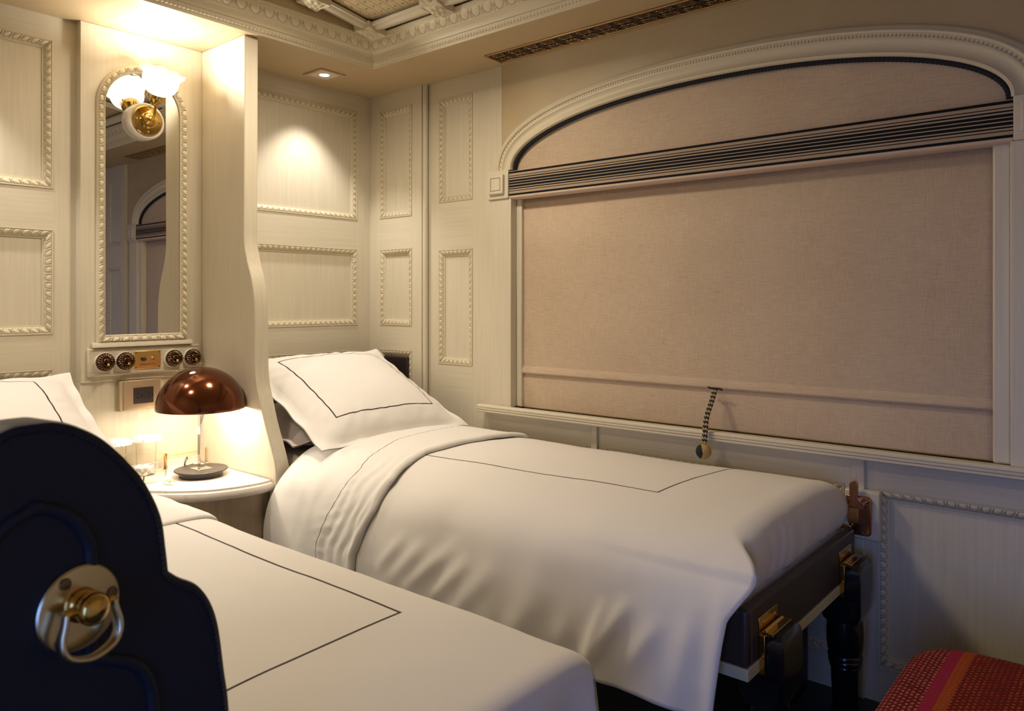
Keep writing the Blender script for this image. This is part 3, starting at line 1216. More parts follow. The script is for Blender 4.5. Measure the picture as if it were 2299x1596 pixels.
def side_t(s, w):
    a = math.pi * (1 - s)
    return yc + (hwid + w) * np.cos(a), zs + (hwid + w) * np.sin(a)


def egg_flip(ph, q):
    return egg_dart(ph, 1 - q)


moulding(mb, [(side_l, zs - zb), (side_t, math.pi * hwid), (side_r, zs - zb), (side_b, 2 * hwid)], FP, fr, egg_flip, 0.0325, (0.005, 0.026), 0.0055)
mb.build('carved_frame', 'carved', mir, recalc=False, smooth=50)
mb = MB()
w = 0.03
mb.prism([(0.0, 0.0), (0.016, 0.002), (0.022, -0.012), (0.022, -0.018), (0.0, -0.018)], yc - hwid - 0.05, yc + hwid + 0.05, lambda u, v, d: (MX + u, d, zb - 0.031 + v))
mb.build('sill_ledge', 'paint_hy', mir, bevel=0.002)

# sconce fixed to the mirror glass
SB = np.array((MX + 0.003, -1.2, 2.003))
sc = thing('wall_sconce', tuple(SB), 'brass wall sconce with lit ribbed glass tulip shade fixed on the mirror', 'wall lamp')
mb = MB()
mb.lathe([(0.0001, 0.0), (0.072, 0.0), (0.074, 0.003), (0.074, 0.012), (0.0715, 0.0135), (0.074, 0.015), (0.073, 0.027), (0.067, 0.034), (0.0001, 0.036)], SB, (1, 0, 0), 48)
mb.build('porcelain_base', 'porcelain', sc, recalc=False)
mb = MB()
mb.lathe([(0.060, 0.034), (0.060, 0.040), (0.056, 0.044), (0.040, 0.045), (0.033, 0.046), (0.032, 0.052), (0.026, 0.056), (0.020, 0.056), (0.014, 0.062), (0.009, 0.070), (0.0001, 0.072)], SB, (1, 0, 0), 48)
bp = mb.build('brass_plate', 'brass', sc, recalc=False)
for a in (0, 90, 180, 270):
    mb = MB()
    c = SB + np.array((0.044, 0.046 * math.cos(R(a)), 0.046 * math.sin(R(a))))
    mb.lathe([(0.005, 0.0), (0.0045, 0.002), (0.0001, 0.004)], c, (1, 0, 0), 12)
    mb.build('screw', 'brass', bp, recalc=False)
F0 = np.array((0.160, -1.2, 2.086))
AXS = np.array((0.53, 0.0, 0.848))
AXS /= np.linalg.norm(AXS)
mb = MB()
arm = catmull([SB + (0.062, 0, -0.004), (0.120, -1.2, 2.000), (0.142, -1.2, 2.018), (0.150, -1.2, 2.050), tuple(F0 - 0.025 * AXS)], 10)
mb.tube(arm, 0.0055, 14)
mb.build('arm', 'brass', sc, recalc=False, smooth=60)
mb = MB()
mb.lathe([(0.0001, -0.036), (0.010, -0.034), (0.014, -0.028), (0.025, -0.018), (0.031, -0.006), (0.034, -0.002), (0.034, 0.014), (0.036, 0.016), (0.034, 0.0175), (0.030, 0.008), (0.001, -0.01)], F0, AXS, 36)
cup = mb.build('shade_holder', 'brass', sc, recalc=False)
side = np.cross(AXS, (0, 1, 0))
for a in (150, 270, 30):
    mb = MB()
    dirv = math.cos(R(a)) * np.array((0, 1.0, 0)) + math.sin(R(a)) * side
    c = F0 + 0.006 * AXS + 0.033 * dirv
    mb.tube([c, c + 0.009 * dirv], 0.0018, 8)
    mb.lathe([(0.0035, 0.0), (0.0035, 0.003), (0.0001, 0.004)], c + 0.009 * dirv, dirv, 10)
    mb.build('thumb_screw', 'brass', cup, recalc=False)
mb = MB()
SP = [(0.029, 0.011), (0.036, 0.0165), (0.048, 0.026), (0.057, 0.038), (0.0615, 0.050), (0.0625, 0.062), (0.0630, 0.074), (0.066, 0.086), (0.073, 0.096), (0.081, 0.102)]
SPs = catmull(SP, 4)


def ruffle(r, h, t, i):
    f = max(0.0, (h - 0.066) / 0.034)
    rib = 0.0014 * math.cos(48 * t)
    return r * (1 + 0.035 * f * math.cos(9 * t)) + rib, h + 0.0032 * f * math.cos(9 * t)


mb.lathe([tuple(p) for p in SPs], F0, AXS, 240, fn=ruffle)
mb.build('glass_shade', 'shade_glass', sc, recalc=False, smooth=80, solid=0.0025)
mb = MB()
BC = F0 + 0.045 * AXS
mb.lathe([(0.0001, -0.03), (0.008, -0.028), (0.014, -0.012), (0.016, 0.004), (0.011, 0.016), (0.0001, 0.022)], BC, AXS, 20)
mb.build('bulb', 'bulb', sc, recalc=False)
light('sconce_glow', 'POINT', tuple(F0 + 0.092 * AXS), 9.8, (1.0, 0.92, 0.79), 0.035)

# row of dolly switches and the call plate on a bevelled board
brd = thing('switch_board', (MX, -1.19, 0.99), 'long cream painted board holding switches and call plate under the mirror', 'switch board')
mb = MB()
mb.box(MX - 0.003, 0.052, -1.412, -0.966, 0.990, 1.099)
b1 = mb.build('board', 'paint_hy', brd, bevel=0.004)
mb = MB()
for a in ((-1.404, -0.974, 1.090, 1.0925), (-1.404, -0.974, 0.9965, 0.999), (-1.404, -1.4015, 0.9965, 1.0925), (-0.9765, -0.974, 0.9965, 1.0925)):
    mb.box(0.051, 0.0545, *a)
mb.build('raised_bead', 'paint_hy', b1, bevel=0.0008)
sw_l = ['fluted bronze toggle switch at the window end of the row', 'fluted bronze toggle switch just right of the brass call plate',
        'fluted bronze toggle switch touching the left edge of the brass call plate', 'fluted bronze toggle switch at the bed end of the row, farthest from lamp']
sw_y = [-1.003, -1.083, -1.277, -1.353]
first = None
for k, y in enumerate(sw_y):
    if first is None:
        c0 = np.array((0.052, y, 1.045))
        first = thing('toggle_switch', tuple(c0), sw_l[k], 'light switch', 'dolly switches on the cream board')
        mb = MB()
        mb.lathe([(0.0001, 0.0), (0.0375, 0.0), (0.038, 0.004), (0.036, 0.009), (0.0001, 0.009)], c0, (1, 0, 0), 40)
        mb.build('white_backplate', 'porcelain', first, recalc=False)

        def flute(r, h, t, i):
            f = 1.0 if 0.016 < r < 0.036 else 0.0
            return r + f * 0.0012 * abs(math.cos(10 * t)), h + f * 0.0028 * abs(math.cos(10 * t))
        mb = MB()
        mb.lathe([(0.0335, 0.008), (0.0345, 0.011), (0.034, 0.015), (0.0315, 0.020), (0.027, 0.0245), (0.021, 0.027), (0.0165, 0.0275), (0.0155, 0.026)], c0, (1, 0, 0), 160, fn=flute)
        mb.lathe([(0.016, 0.025), (0.0155, 0.030), (0.013, 0.032), (0.011, 0.030), (0.009, 0.028), (0.0001, 0.028)], c0, (1, 0, 0), 32)
        mb.build('fluted_cover', 'bronze', first, recalc=False, smooth=50)
        mb = MB()
        dv = np.array((0.86, 0.0, -0.5))
        mb.tube([c0 + (0.027, 0, 0), c0 + (0.027, 0, 0) + 0.013 * dv], [0.0032, 0.0042], 12)
        mb.lathe([(0.0001, -0.006), (0.0045, -0.004), (0.006, 0.0), (0.0045, 0.004), (0.0001, 0.006)], c0 + (0.027, 0, 0) + 0.017 * dv, dv, 16)
        mb.build('toggle', 'brass', first, recalc=False, smooth=60)
    else:
        o = copy_tree(first)
        o.location = (0.052, y, 1.045)
        o['label'] = sw_l[k]
cp = thing('call_plate', (0.052, -1.187, 1.045), 'yellow brass attendant call plate with black button and red light', 'call plate')
mb = MB()
mb.box(0.0515, 0.0555, -1.2405, -1.134, 1.009, 1.0815)
mb.build('plate', 'brass_plate', cp, bevel=0.0015)
for y, z in ((-1.233, 1.0745), (-1.1415, 1.0745), (-1.233, 1.016), (-1.1415, 1.016)):
    mb = MB()
    mb.lathe([(0.0028, 0), (0.0026, 0.001), (0.0001, 0.0014)], (0.0555, y, z), (1, 0, 0), 12)
    mb.build('screw', 'screw_dark', cp, recalc=False)
mb = MB()
mb.lathe([(0.0085, 0.0), (0.0085, 0.003), (0.007, 0.004), (0.007, 0.017), (0.006, 0.018), (0.0001, 0.018)], (0.0555, -1.2055, 1.049), (1, 0, 0), 24)
bt = mb.build('call_button', 'button_black', cp, recalc=False)
mb = MB()
mb.lathe([(0.0046, 0.0182), (0.0046, 0.0195), (0.0034, 0.0195), (0.0034, 0.0182)], (0.0555, -1.2055, 1.049), (1, 0, 0), 20)
mb.build('button_ring', 'chrome', bt, recalc=False)
mb = MB()
mb.lathe([(0.0080, 0.0), (0.0080, 0.004), (0.0068, 0.006), (0.006, 0.006)], (0.0555, -1.169, 1.048), (1, 0, 0), 24)
bz = mb.build('lamp_bezel', 'chrome', cp, recalc=False)
mb = MB()
mb.lathe([(0.0062, 0.004), (0.0055, 0.009), (0.003, 0.0115), (0.0001, 0.012)], (0.0555, -1.169, 1.048), (1, 0, 0), 20)
mb.build('red_lens', 'button_red', bz, recalc=False)


def lettering(body, size, loc, rot, parent, mat, extrude=0.0003, bold=0.0):
    cu = bpy.data.curves.new('lettering', 'FONT')
    cu.body = body
    cu.size = size
    cu.align_x = 'CENTER'
    cu.align_y = 'CENTER'
    cu.extrude = extrude
    cu.offset = bold
    cu.materials.append(M[mat])
    tmp = bpy.data.objects.new('lettering_curve', cu)
    col.objects.link(tmp)
    dg = bpy.context.evaluated_depsgraph_get()
    me = bpy.data.meshes.new_from_object(tmp.evaluated_get(dg))
    bpy.data.objects.remove(tmp)
    bpy.data.curves.remove(cu)
    me.materials.clear()
    me.materials.append(M[mat])
    o = bpy.data.objects.new('lettering', me)
    o.parent = parent
    WL[o.name] = WL[parent.name]
    o.location = (np.asarray(loc, float) - WL[parent.name]).tolist()
    o.rotation_euler = rot
    col.objects.link(o)
    return o


lettering('ATTENDANT CALL', 0.0078, (0.0558, -1.187, 1.0265), (R(90), 0, R(90)), cp, 'text_brown', 0.0002, 0.0001)

out = thing('power_outlet', (0.034, -1.21, 0.845), 'bronze double socket outlet on the niche wall behind the lamp', 'outlet')
mb = MB()
mb.box(0.033, 0.058, -1.298, -1.150, 0.847, 0.966)
mb.build('back_box', 'paint_flat', out, bevel=0.003)
mb = MB()
sec = [(-1.284, 0.058), (-1.284, 0.062), (-1.27, 0.066), (-1.15, 0.066), (-1.138, 0.062), (-1.138, 0.058)]
mb.prism(sec, 0.849, 0.966, lambda u, v, d: (v, u, d))
mb.build('cover_plate', 'tan_plate', out, bevel=0.0015)
mb = MB()
mb.prism([(-1.2485, 0.064), (-1.2485, 0.0672), (-1.209, 0.0685), (-1.169, 0.0672), (-1.169, 0.064)], 0.8725, 0.937, lambda u, v, d: (v, u, d))
si = mb.build('socket_insert', 'socket', out, bevel=0.0006)
for yc2 in (-1.229, -1.185):
    for dz in (-0.0075, 0.0085):
        mb = MB()
        mb.box(0.0665, 0.0688, yc2 - 0.0085, yc2 + 0.0015, 0.905 + dz - 0.001, 0.905 + dz + 0.001)
        mb.build('slot', 'black', si)
    mb = MB()
    mb.lathe([(0.0032, 0.0), (0.0032, 0.0006), (0.0001, 0.0007)], (0.0681, yc2 + 0.0115, 0.904), (1, 0, 0), 14)
    mb.build('earth_hole', 'black', si, recalc=False)

# ---------------------------------------------------------------- bedside table with its lamp and glasses
TZ = 0.597
tbl = thing('bedside_table', (0.3, -1.19, 0.0), 'corner bedside table with cream marble top and curved front between beds', 'bedside table')
front = catmull([(0.590, -0.952), (0.598, -1.00), (0.595, -1.06), (0.580, -1.13), (0.548, -1.20), (0.498, -1.262), (0.43, -1.32), (0.34, -1.375), (0.24, -1.41), (0.12, -1.428)], 8)


def top_slab(mb, layers):
    """layers: (inset, z) rings of the quarter-round outline, top first"""
    rings = []
    for ins, z in layers:
        t = np.gradient(front, axis=0)
        t /= np.linalg.norm(t, axis=1)[:, None]
        nrm = np.stack([-t[:, 1], t[:, 0]], 1)
        if nrm[0][0] < 0:
            nrm = -nrm
        p = front - nrm * ins
        rings.append([(x, y, z) for x, y in p])
    mb.grid(np.array(rings))
    for r in (rings[0], rings[-1]):
        poly = list(r) + [(0.036, -1.428, r[0][2]), (0.036, -0.952, r[0][2])]
        mb.add(poly, [tuple(range(len(poly)))])


mb = MB()
top_slab(mb, [(0.030, TZ), (0.018, TZ), (0.0165, TZ - 0.001), (0.016, TZ - 0.007), (0.012, TZ - 0.009), (0.005, TZ - 0.011), (0.001, TZ - 0.017), (0.0, TZ - 0.026), (0.002, TZ - 0.035),
              (0.008, TZ - 0.041), (0.02, TZ - 0.044)])
mb.build('marble_top', 'marble', tbl, recalc=True, smooth=40)
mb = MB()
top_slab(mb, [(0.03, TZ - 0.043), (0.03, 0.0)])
mb.build('curved_cabinet', 'paint_shaded', tbl, smooth=30)
mb = MB()
mb.box(0.036, 0.048, -1.425, -0.955, TZ - 0.005, TZ + 0.028)
mb.build('marble_upstand', 'marble', tbl, bevel=0.003)
mb = MB()
mb.tube([(0.082, -1.16, TZ + 0.052), (0.082, -0.93 - 0.022, TZ + 0.052)], 0.0022, 8)
rail = mb.build('gallery_rail', 'brass', tbl, recalc=False)
for y in (-1.128, -0.962):
    mb = MB()
    mb.lathe([(0.0085, 0.0), (0.0075, 0.004), (0.0062, 0.02), (0.0066, 0.05), (0.0078, 0.058), (0.0078, 0.063), (0.0001, 0.064)], (0.082, y, TZ), (0, 0, 1), 20)
    mb.build('rail_post', 'brass', rail, recalc=False)

LX, LY = 0.300, -1.090
lamp = thing('table_lamp', (LX, LY, TZ), 'table lamp with glossy copper brown dome on chrome stem', 'table lamp')
mb = MB()
mb.lathe([(0.0001, 0.0), (0.079, 0.0), (0.081, 0.002), (0.081, 0.020), (0.079, 0.022), (0.0001, 0.022)], (LX, LY, TZ), (0, 0, 1), 56)
mb.build('base_drum', 'lamp_black', lamp, recalc=False)
mb = MB()
mb.lathe([(0.0001, 0.0215), (0.097, 0.0215), (0.0995, 0.0235), (0.0995, 0.0255), (0.0975, 0.0275), (0.0001, 0.0275)], (LX, LY, TZ), (0, 0, 1), 64)
mb.build('base_disc', 'lamp_black', lamp, recalc=False)


def turn(cx, cy, ang):
    c, s = math.cos(ang), math.sin(ang)
    return lambda p: (cx + p[0] * c - p[1] * s, cy + p[0] * s + p[1] * c, p[2])


mb = MB()
mb.box(-0.030, 0.030, -0.030, 0.030, TZ + 0.027, TZ + 0.030, T=turn(LX, LY, R(2)))
mb.build('foot_plate', 'chrome', lamp, bevel=0.0008)
mb = MB()
mb.box(-0.010, 0.010, -0.010, 0.010, TZ + 0.03, 0.985, T=turn(LX, LY, R(2)))
mb.build('square_stem', 'chrome', lamp, bevel=0.0008)
mb = MB()
DR = 0.166
DZ = 0.862
prof = [(DR * math.cos(a) + 0.0001, DZ + 0.162 * math.sin(a)) for a in np.linspace(0.0, math.pi / 2, 28)]
prof = [(DR - 0.0035, DZ - 0.001), (DR - 0.001, DZ - 0.003), (DR, DZ - 0.001)] + prof
inner = [(r * 0.975, DZ + (h - DZ) * 0.975) for r, h in prof[3:]][::-1]
mb.lathe(prof, (LX, LY, 0), (0, 0, 1), 72)
mb.build('dome_shade', 'dome', lamp, recalc=False, smooth=60)
mb = MB()
mb.lathe(inner + [prof[0]], (LX, LY, 0), (0, 0, 1), 72)
mb.build('dome_lining', 'porcelain', lamp, recalc=False, smooth=60)
mb = MB()
mb.lathe([(0.0001, 0.0), (0.004, 0.0), (0.0035, 0.004), (0.006, 0.007), (0.0068, 0.011), (0.005, 0.016), (0.0001, 0.018)], (LX, LY, DZ + 0.1615), (0, 0, 1), 20)
mb.build('finial', 'chrome', lamp, recalc=False)
mb = MB()
mb.tube(catmull([(LX - 0.09, LY - 0.015, TZ + 0.006), (LX - 0.10, LY - 0.016, TZ + 0.035), (LX - 0.11, LY - 0.002, TZ + 0.052), (LX - 0.14, LY + 0.012, TZ + 0.048), (LX - 0.19, LY + 0.03, TZ + 0.006), (LX - 0.2, LY + 0.07, TZ + 0.004)], 8), 0.0035, 8)
mb.build('cord', 'lamp_black', lamp, recalc=False)
for dy, nm in ((-0.045, 'bulb'), (0.045, 'bulb')):
    mb = MB()
    mb.lathe([(0.0001, -0.02), (0.012, -0.014), (0.016, 0.0), (0.012, 0.014), (0.0001, 0.02)], (LX, LY + dy, 0.925), (0, 0, 1), 16)
    mb.build(nm, 'bulb', lamp, recalc=False)
light('table_lamp_glow', 'POINT', (LX + 0.03, LY, 0.885), 4.3, (1.0, 0.92, 0.79), 0.03)

gl_spots = [(0.125, -1.225, 'drinking glass with a white paper cap, nearer the table lamp'),
            (0.13, -1.343, 'drinking glass with a white paper cap, half hidden behind the chair')]
fg = None
for x, y, lb in gl_spots:
    if fg is None:
        fg = thing('drinking_glass', (x, y, TZ), lb, 'glass', 'paper capped glasses on the bedside table')
        mb = MB()
        mb.lathe([(0.0385, 0.152), (0.0375, 0.15), (0.034, 0.01), (0.031, 0.0), (0.0001, 0.0)], (x, y, TZ), (0, 0, 1), 32)
        mb.build('tumbler', 'glass', fg, recalc=False)

        def pleat(r, h, t, i):
            k = (t * 11 / (2 * math.pi)) % 1.0
            e = 0.006 * abs(k - 0.5) * (i > 1)
            return r + (0.003 * (k < 0.5) if i > 1 else 0), h - e + (0.004 if (i > 2 and k < 0.12) else 0)
        mb = MB()
        mb.lathe([(0.0001, 0.1545), (0.045, 0.1545), (0.051, 0.152), (0.056, 0.138)], (x, y, TZ), (0, 0, 1), 88, fn=pleat)
        mb.build('paper_cap', 'paper', fg, recalc=False, smooth=40)
    else:
        o = copy_tree(fg)
        o.location = (x, y, TZ)
        o['label'] = lb
VXc, VYc = 0.248, -1.287
vs_ = thing('glass_vase', (VXc, VYc, TZ), 'round clear glass bowl behind the chair back, in front of the capped glasses', 'vase')
mb = MB()
mb.lathe([(0.0001, 0.004), (0.06, 0.004), (0.072, 0.012), (0.077, 0.03), (0.077, 0.07), (0.072, 0.095), (0.060, 0.112), (0.045, 0.118), (0.044, 0.120)], (VXc, VYc, TZ), (0, 0, 1), 48)
mb.build('bowl', 'glass', vs_, recalc=False, smooth=60)
flw = thing('white_flower', (VXc + 0.01, VYc - 0.005, TZ + 0.006), 'white rose head inside the round glass bowl', 'flower')
mb = MB()
fc = np.array((VXc + 0.01, VYc - 0.005, TZ + 0.05))
for ringi, (nn, rad, tilt, sz) in enumerate(((5, 0.005, 0.05, 0.020), (6, 0.012, 0.2, 0.024), (7, 0.02, 0.42, 0.026))):
    for k in range(nn):
        a = 2 * math.pi * (k + 0.4 * ringi) / nn
        od = np.array((math.cos(a), math.sin(a), 0))
        tg = np.array((-math.sin(a), math.cos(a), 0))
        upv = np.array((0, 0, math.cos(tilt))) + od * math.sin(tilt)
        G = []
        for s in np.linspace(0, 1, 6):
            row = []
            for t in np.linspace(-1, 1, 6):
                wd = sz * math.sin(math.pi * (0.15 + 0.75 * s)) * 0.9
                row.append(fc + od * rad * (0.3 + 0.7 * s) + upv * sz * s * 1.4 + tg * wd * t - od * 0.35 * wd * t * t - (0, 0, 0.02))
            G.append(row)
        mb.grid(np.array(G))
mb.build('petals', 'petal', flw, recalc=False, solid=0.0008)
mb = MB()
mb.tube([fc - (0, 0, 0.018), fc - (0.005, 0, 0.042)], 0.003, 8)
mb.build('stem', 'leaf', flw, recalc=False)
lf = MB()
for (dx, dy, ang) in ((0.03, 0.0, 0.9), (0.042, 0.018, 0.2)):
    G = []
    for s in np.linspace(0, 1, 8):
        wv = 0.008 * math.sin(math.pi * s) ** 0.8
        c, sn = math.cos(ang), math.sin(ang)
        G.append([(0.30 + dx + c * 0.04 * s - sn * t, -1.257 + dy + sn * 0.04 * s + c * t, TZ + 0.004 + 0.010 * math.sin(2.4 * s) + 0.2 * abs(t)) for t in (-wv, 0, wv)])
    lf.grid(np.array(G))
o = lf.build('fallen_leaf', 'leaf', loc=(0.30, -1.257, TZ), recalc=False, solid=0.0006)
tag(o, 'small green leaf lying on the marble table beside the glass bowl', 'leaf')

# ---------------------------------------------------------------- headboard leather in the lowest fields
hb = thing('headboard_pad', (0.2, -0.02, 0.55), 'dark plum leather pad set in the framed slab beside the window pillow', 'headboard')
mb = MB()
mb.box(0.112, 0.294, -0.004, 0.013, 0.585, 1.0)
mb.build('slab_pad', 'leather_plum', hb, bevel=0.008, seg=3)
mb = MB()
mb.box(-0.012, 0.006, -0.77, -0.12, 0.585, 0.995)
mb.build('end_pad', 'leather_plum', hb, bevel=0.008, seg=3)


# ---------------------------------------------------------------- bedding
def fbm(x, y, z=0.0, octv=3):
    return noise.fractal(Vector((x, y, z)), 0.9, 2.0, octv)


def bedspread_grid(xs, sec, disp, xfun=None, uvfun=None, upside=1.0):
    """sec: (y, z) cross-section polyline evenly resampled; disp(x, arc, y, z) -> outward offset"""
    s = np.r_[0, np.cumsum(np.linalg.norm(np.diff(sec, axis=0), axis=1))]
    t = np.gradient(sec, axis=0)
    t /= np.linalg.norm(t, axis=1)[:, None]
    nrm = np.stack([t[:, 1], -t[:, 0]], 1) * upside
    m, n = len(xs), len(sec)
    P = np.zeros((m, n, 3))
    U = np.zeros((m, n, 2))
    for i, x in enumerate(xs):
        for j in range(n):
            X = xfun(x, s[j]) if xfun else x
            d = disp(X, s[j], sec[j][0], sec[j][1], i, j)
            P[i, j] = (X, sec[j][0] + nrm[j][0] * d, sec[j][1] + nrm[j][1] * d)
            U[i, j] = uvfun(X, s[j], i, j) if uvfun else (X, s[j])
    return P, U, s


def seg_ridge(p, a, b, w):
    a, b, p = np.asarray(a), np.asarray(b), np.asarray(p)
    ab = b - a
    t = np.clip(((p - a) @ ab) / (ab @ ab), 0, 1)
    d = np.linalg.norm(p - a - ab * t)
    return math.exp(-(d / w) ** 2) * math.sin(math.pi * min(1, max(0, 0.1 + 0.8 * t))) ** 0.7


# window bed
bed = thing('fold_down_bed', (1.25, -0.46, 0.0), 'single bed along the window with brown leather foot rail and black legs', 'bed')
mb = MB()
mb.box(2.412, 2.440, -0.893, -0.056, 0.428, 0.565)
mb.box(0.02, 2.436, -0.8925, -0.865, 0.4285, 0.5645)
mb.build('leather_rail', 'leather_brown', bed, bevel=0.010, seg=4)
mb = MB()
mb.box(0.02, 2.442, -0.896, -0.056, 0.402, 0.430)
mb.build('cream_under_strip', 'cream_trim', bed, bevel=0.0015)
mb = MB()
for k in range(22):
    z = 0.437 + k * 0.0056
    mb.tube([(2.4405, -0.872, z), (2.4412, -0.872, z + 0.003)], 0.0008, 5)
mb.build('stitching', 'thread', bed, recalc=False)
mb = MB()
n1, n2 = 60, 40
G = []
mb.box(0.03, 2.395, -0.868, -0.05, 0.43, 0.668)
mb.build('mattress', 'sheet', bed, bevel=0.05, seg=6)

leg0 = None
for ly in (-0.765, -0.150):
    if leg0 is None:
        mb = MB()

        def octo(hx, hy, ch):
            return [(-hx + ch, -hy), (hx - ch, -hy), (hx, -hy + ch), (hx, hy - ch), (hx - ch, hy), (-hx + ch, hy), (-hx, hy - ch), (-hx, -hy + ch)]
        by = -0.765
        # block below the rail with the tongue that rises in front of it
        for prof, xc in (([(0.049, 0.066, 0.018, 0.318), (0.060, 0.066, 0.012, 0.345), (0.060, 0.066, 0.010, 0.398)], 2.438),
                         ([(0.0225, 0.066, 0.004, 0.390), (0.0225, 0.066, 0.004, 0.470), (0.020, 0.061, 0.006, 0.488), (0.013, 0.052, 0.006, 0.496)], 2.4775)):
            rings = [[(xc + p[0], by + p[1], z) for p in octo(a, b, c)] for a, b, c, z in prof]
            mb.grid(np.array(rings), close_v=True)
            o = len(mb.v)
            mb.add(rings[-1], [tuple(range(8))])
            mb.add(rings[0], [tuple(range(8))[::-1]])
        mb.lathe([(0.0001, 0.322), (0.048, 0.322), (0.052, 0.30), (0.054, 0.27), (0.053, 0.235), (0.050, 0.215), (0.047, 0.208), (0.050, 0.204), (0.050, 0.196), (0.0455, 0.192), (0.048, 0.188), (0.049, 0.182), (0.046, 0.176),
                  (0.043, 0.173), (0.045, 0.168), (0.044, 0.163), (0.041, 0.160), (0.040, 0.12), (0.036, 0.06), (0.040, 0.03), (0.042, 0.012), (0.036, 0.0), (0.0001, 0.0)], (2.438, by, 0), (0, 0, 1), 40)
        leg0 = mb.build('leg', 'black_wood', bed, recalc=True, smooth=40)
        tag(leg0, 'black turned leg with brass hinge')
        mb = MB()
        mb.box(2.441, 2.4555, by - 0.066, by + 0.066, 0.385, 0.490)
        mb.box(2.440, 2.4425, by - 0.066, by + 0.05, 0.488, 0.530)
        mb.box(2.446, 2.474, by - 0.060, by + 0.060, 0.487, 0.4975)
        for y in (-0.04, 0.03):
            mb.lathe([(0.005, 0), (0.004, 0.002), (0.0001, 0.003)], (2.4425, by + y, 0.512), (1, 0, 0), 10)
        mb.tube([(2.452, by - 0.055, 0.496), (2.452, by + 0.055, 0.496)], 0.005, 10)
        mb.lathe([(0.006, 0), (0.005, 0.001), (0.0001, 0.0015)], (2.448, by - 0.0665, 0.440), (0, -1, 0), 12)
        mb.build('hinge', 'brass', leg0, recalc=True, bevel=0.001)
    else:
        o = copy_tree(leg0, bed)
        o.location = (leg0.location.x, leg0.location.y + (ly + 0.765), leg0.location.z)

# black leather seat base in the dark below the bed
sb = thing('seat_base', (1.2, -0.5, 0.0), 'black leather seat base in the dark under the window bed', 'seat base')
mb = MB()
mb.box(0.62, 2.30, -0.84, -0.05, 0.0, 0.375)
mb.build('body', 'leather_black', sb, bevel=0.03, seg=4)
mb = MB()
mb.tube(catmull([(2.302, -0.80, 0.05), (2.303, -0.80, 0.30), (2.303, -0.77, 0.345), (2.303, -0.6, 0.352), (2.303, -0.1, 0.352)], 8), 0.004, 8)
mb.build('piping', 'leather_black', sb, recalc=False)

# duvet
SEC1 = resample(catmull([(-0.040, 0.60), (-0.042, 0.655), (-0.062, 0.690), (-0.16, 0.712), (-0.36, 0.724), (-0.58, 0.722), (-0.75, 0.706), (-0.855, 0.672), (-0.922, 0.612), (-0.958, 0.52), (-0.976, 0.42), (-0.985, 0.325)], 12), 120)
S1 = np.r_[0, np.cumsum(np.linalg.norm(np.diff(SEC1, axis=0), axis=1))]
s_sh = float(np.interp(0.90, -SEC1[:, 0], S1))        # arc length at the front shoulder
FOLDS1 = [((2.09, 0.50), (2.045, 0.37), 0.0165, 0.0120), ((2.15, 0.52), (2.05, 0.35), 0.0195, 0.0135), ((2.24, 0.50), (2.18, 0.40), 0.0210, 0.0075),
          ((1.53, 0.53), (1.38, 0.39), 0.0240, 0.0090), ((1.60, 0.50), (1.47, 0.37), 0.0240, 0.0090), ((1.70, 0.50), (1.58, 0.36), 0.0300, 0.0075), ((1.42, 0.52), (1.31, 0.40), 0.0240, 0.0075), ((1.33, 0.52), (1.24, 0.42), 0.0210, 0.0060),
          ((2.33, 0.55), (2.30, 0.33), 0.0300, 0.0090), ((2.40, 0.60), (2.385, 0.35), 0.0210, 0.0060), ((1.87, 0.48), (1.80, 0.34), 0.0450, 0.0075), ((1.98, 0.45), (1.95, 0.34), 0.0300, 0.0060)]
XE = 2.350


def duvet1_x(x, s):
    # the free foot edge runs out past the rail corner, then draws back towards the hem
    k = max(0.0, (x - 1.9) / (XE - 1.9)) ** 1.5
    up = min(1.0, max(0.0, (s - (s_sh - 0.16)) / 0.16))
    up = up * up * (3 - 2 * up)
    t = max(0.0, s - s_sh)
    return x + k * (0.115 * up - (float(np.interp(t, [0.0, 0.03, 0.10, 0.30, 0.40], [0.0, 0.010, 0.050, 0.070, 0.085]))))


def duvet1_disp(x, s, y, z, i, j):
    d = 0.004 * fbm(x * 2.6, s * 2.6, 1.0, 2) + 0.0012 * fbm(x * 9, s * 6, 4.0, 2)
    if s > s_sh - 0.05:
        e = min(1.0, (s - s_sh + 0.05) / 0.12)
        for a, b, w, h in FOLDS1:
            d += e * h * seg_ridge((x, z), a, b, w)
        d += e * 0.010 * fbm(x * 4.5, s * 1.3, 9.0, 2) + e * 0.0035 * math.sin(x * 46 + 5 * fbm(x * 3, s * 2, 2.0)) * min(1, max(0, (0.42 - z) / 0.1))
    d += 0.006 * max(0, (x - 1.9) / 0.4) * (s < s_sh)
    return d


M['duvet_window'] = linen('bordered_duvet_cotton', LIN, rect=(1.40, 0.672, 0.400, 0.247))
duv = thing('duvet', (1.3, -0.46, 0.43), 'white duvet with thin brown border line on the window bed', 'duvet')
xs = np.linspace(0.66, XE, 170)
P1, U1, _ = bedspread_grid(xs, SEC1, duvet1_disp, duvet1_x, lambda x, s, i, j: (x + 0.045 * max(0, s - 0.1), s + 0.075 * (1.0 - (x - 1.0) / 1.05) * 0.0 - 0.07 * max(0, (1.9 - x)) * (s > 0.3)))
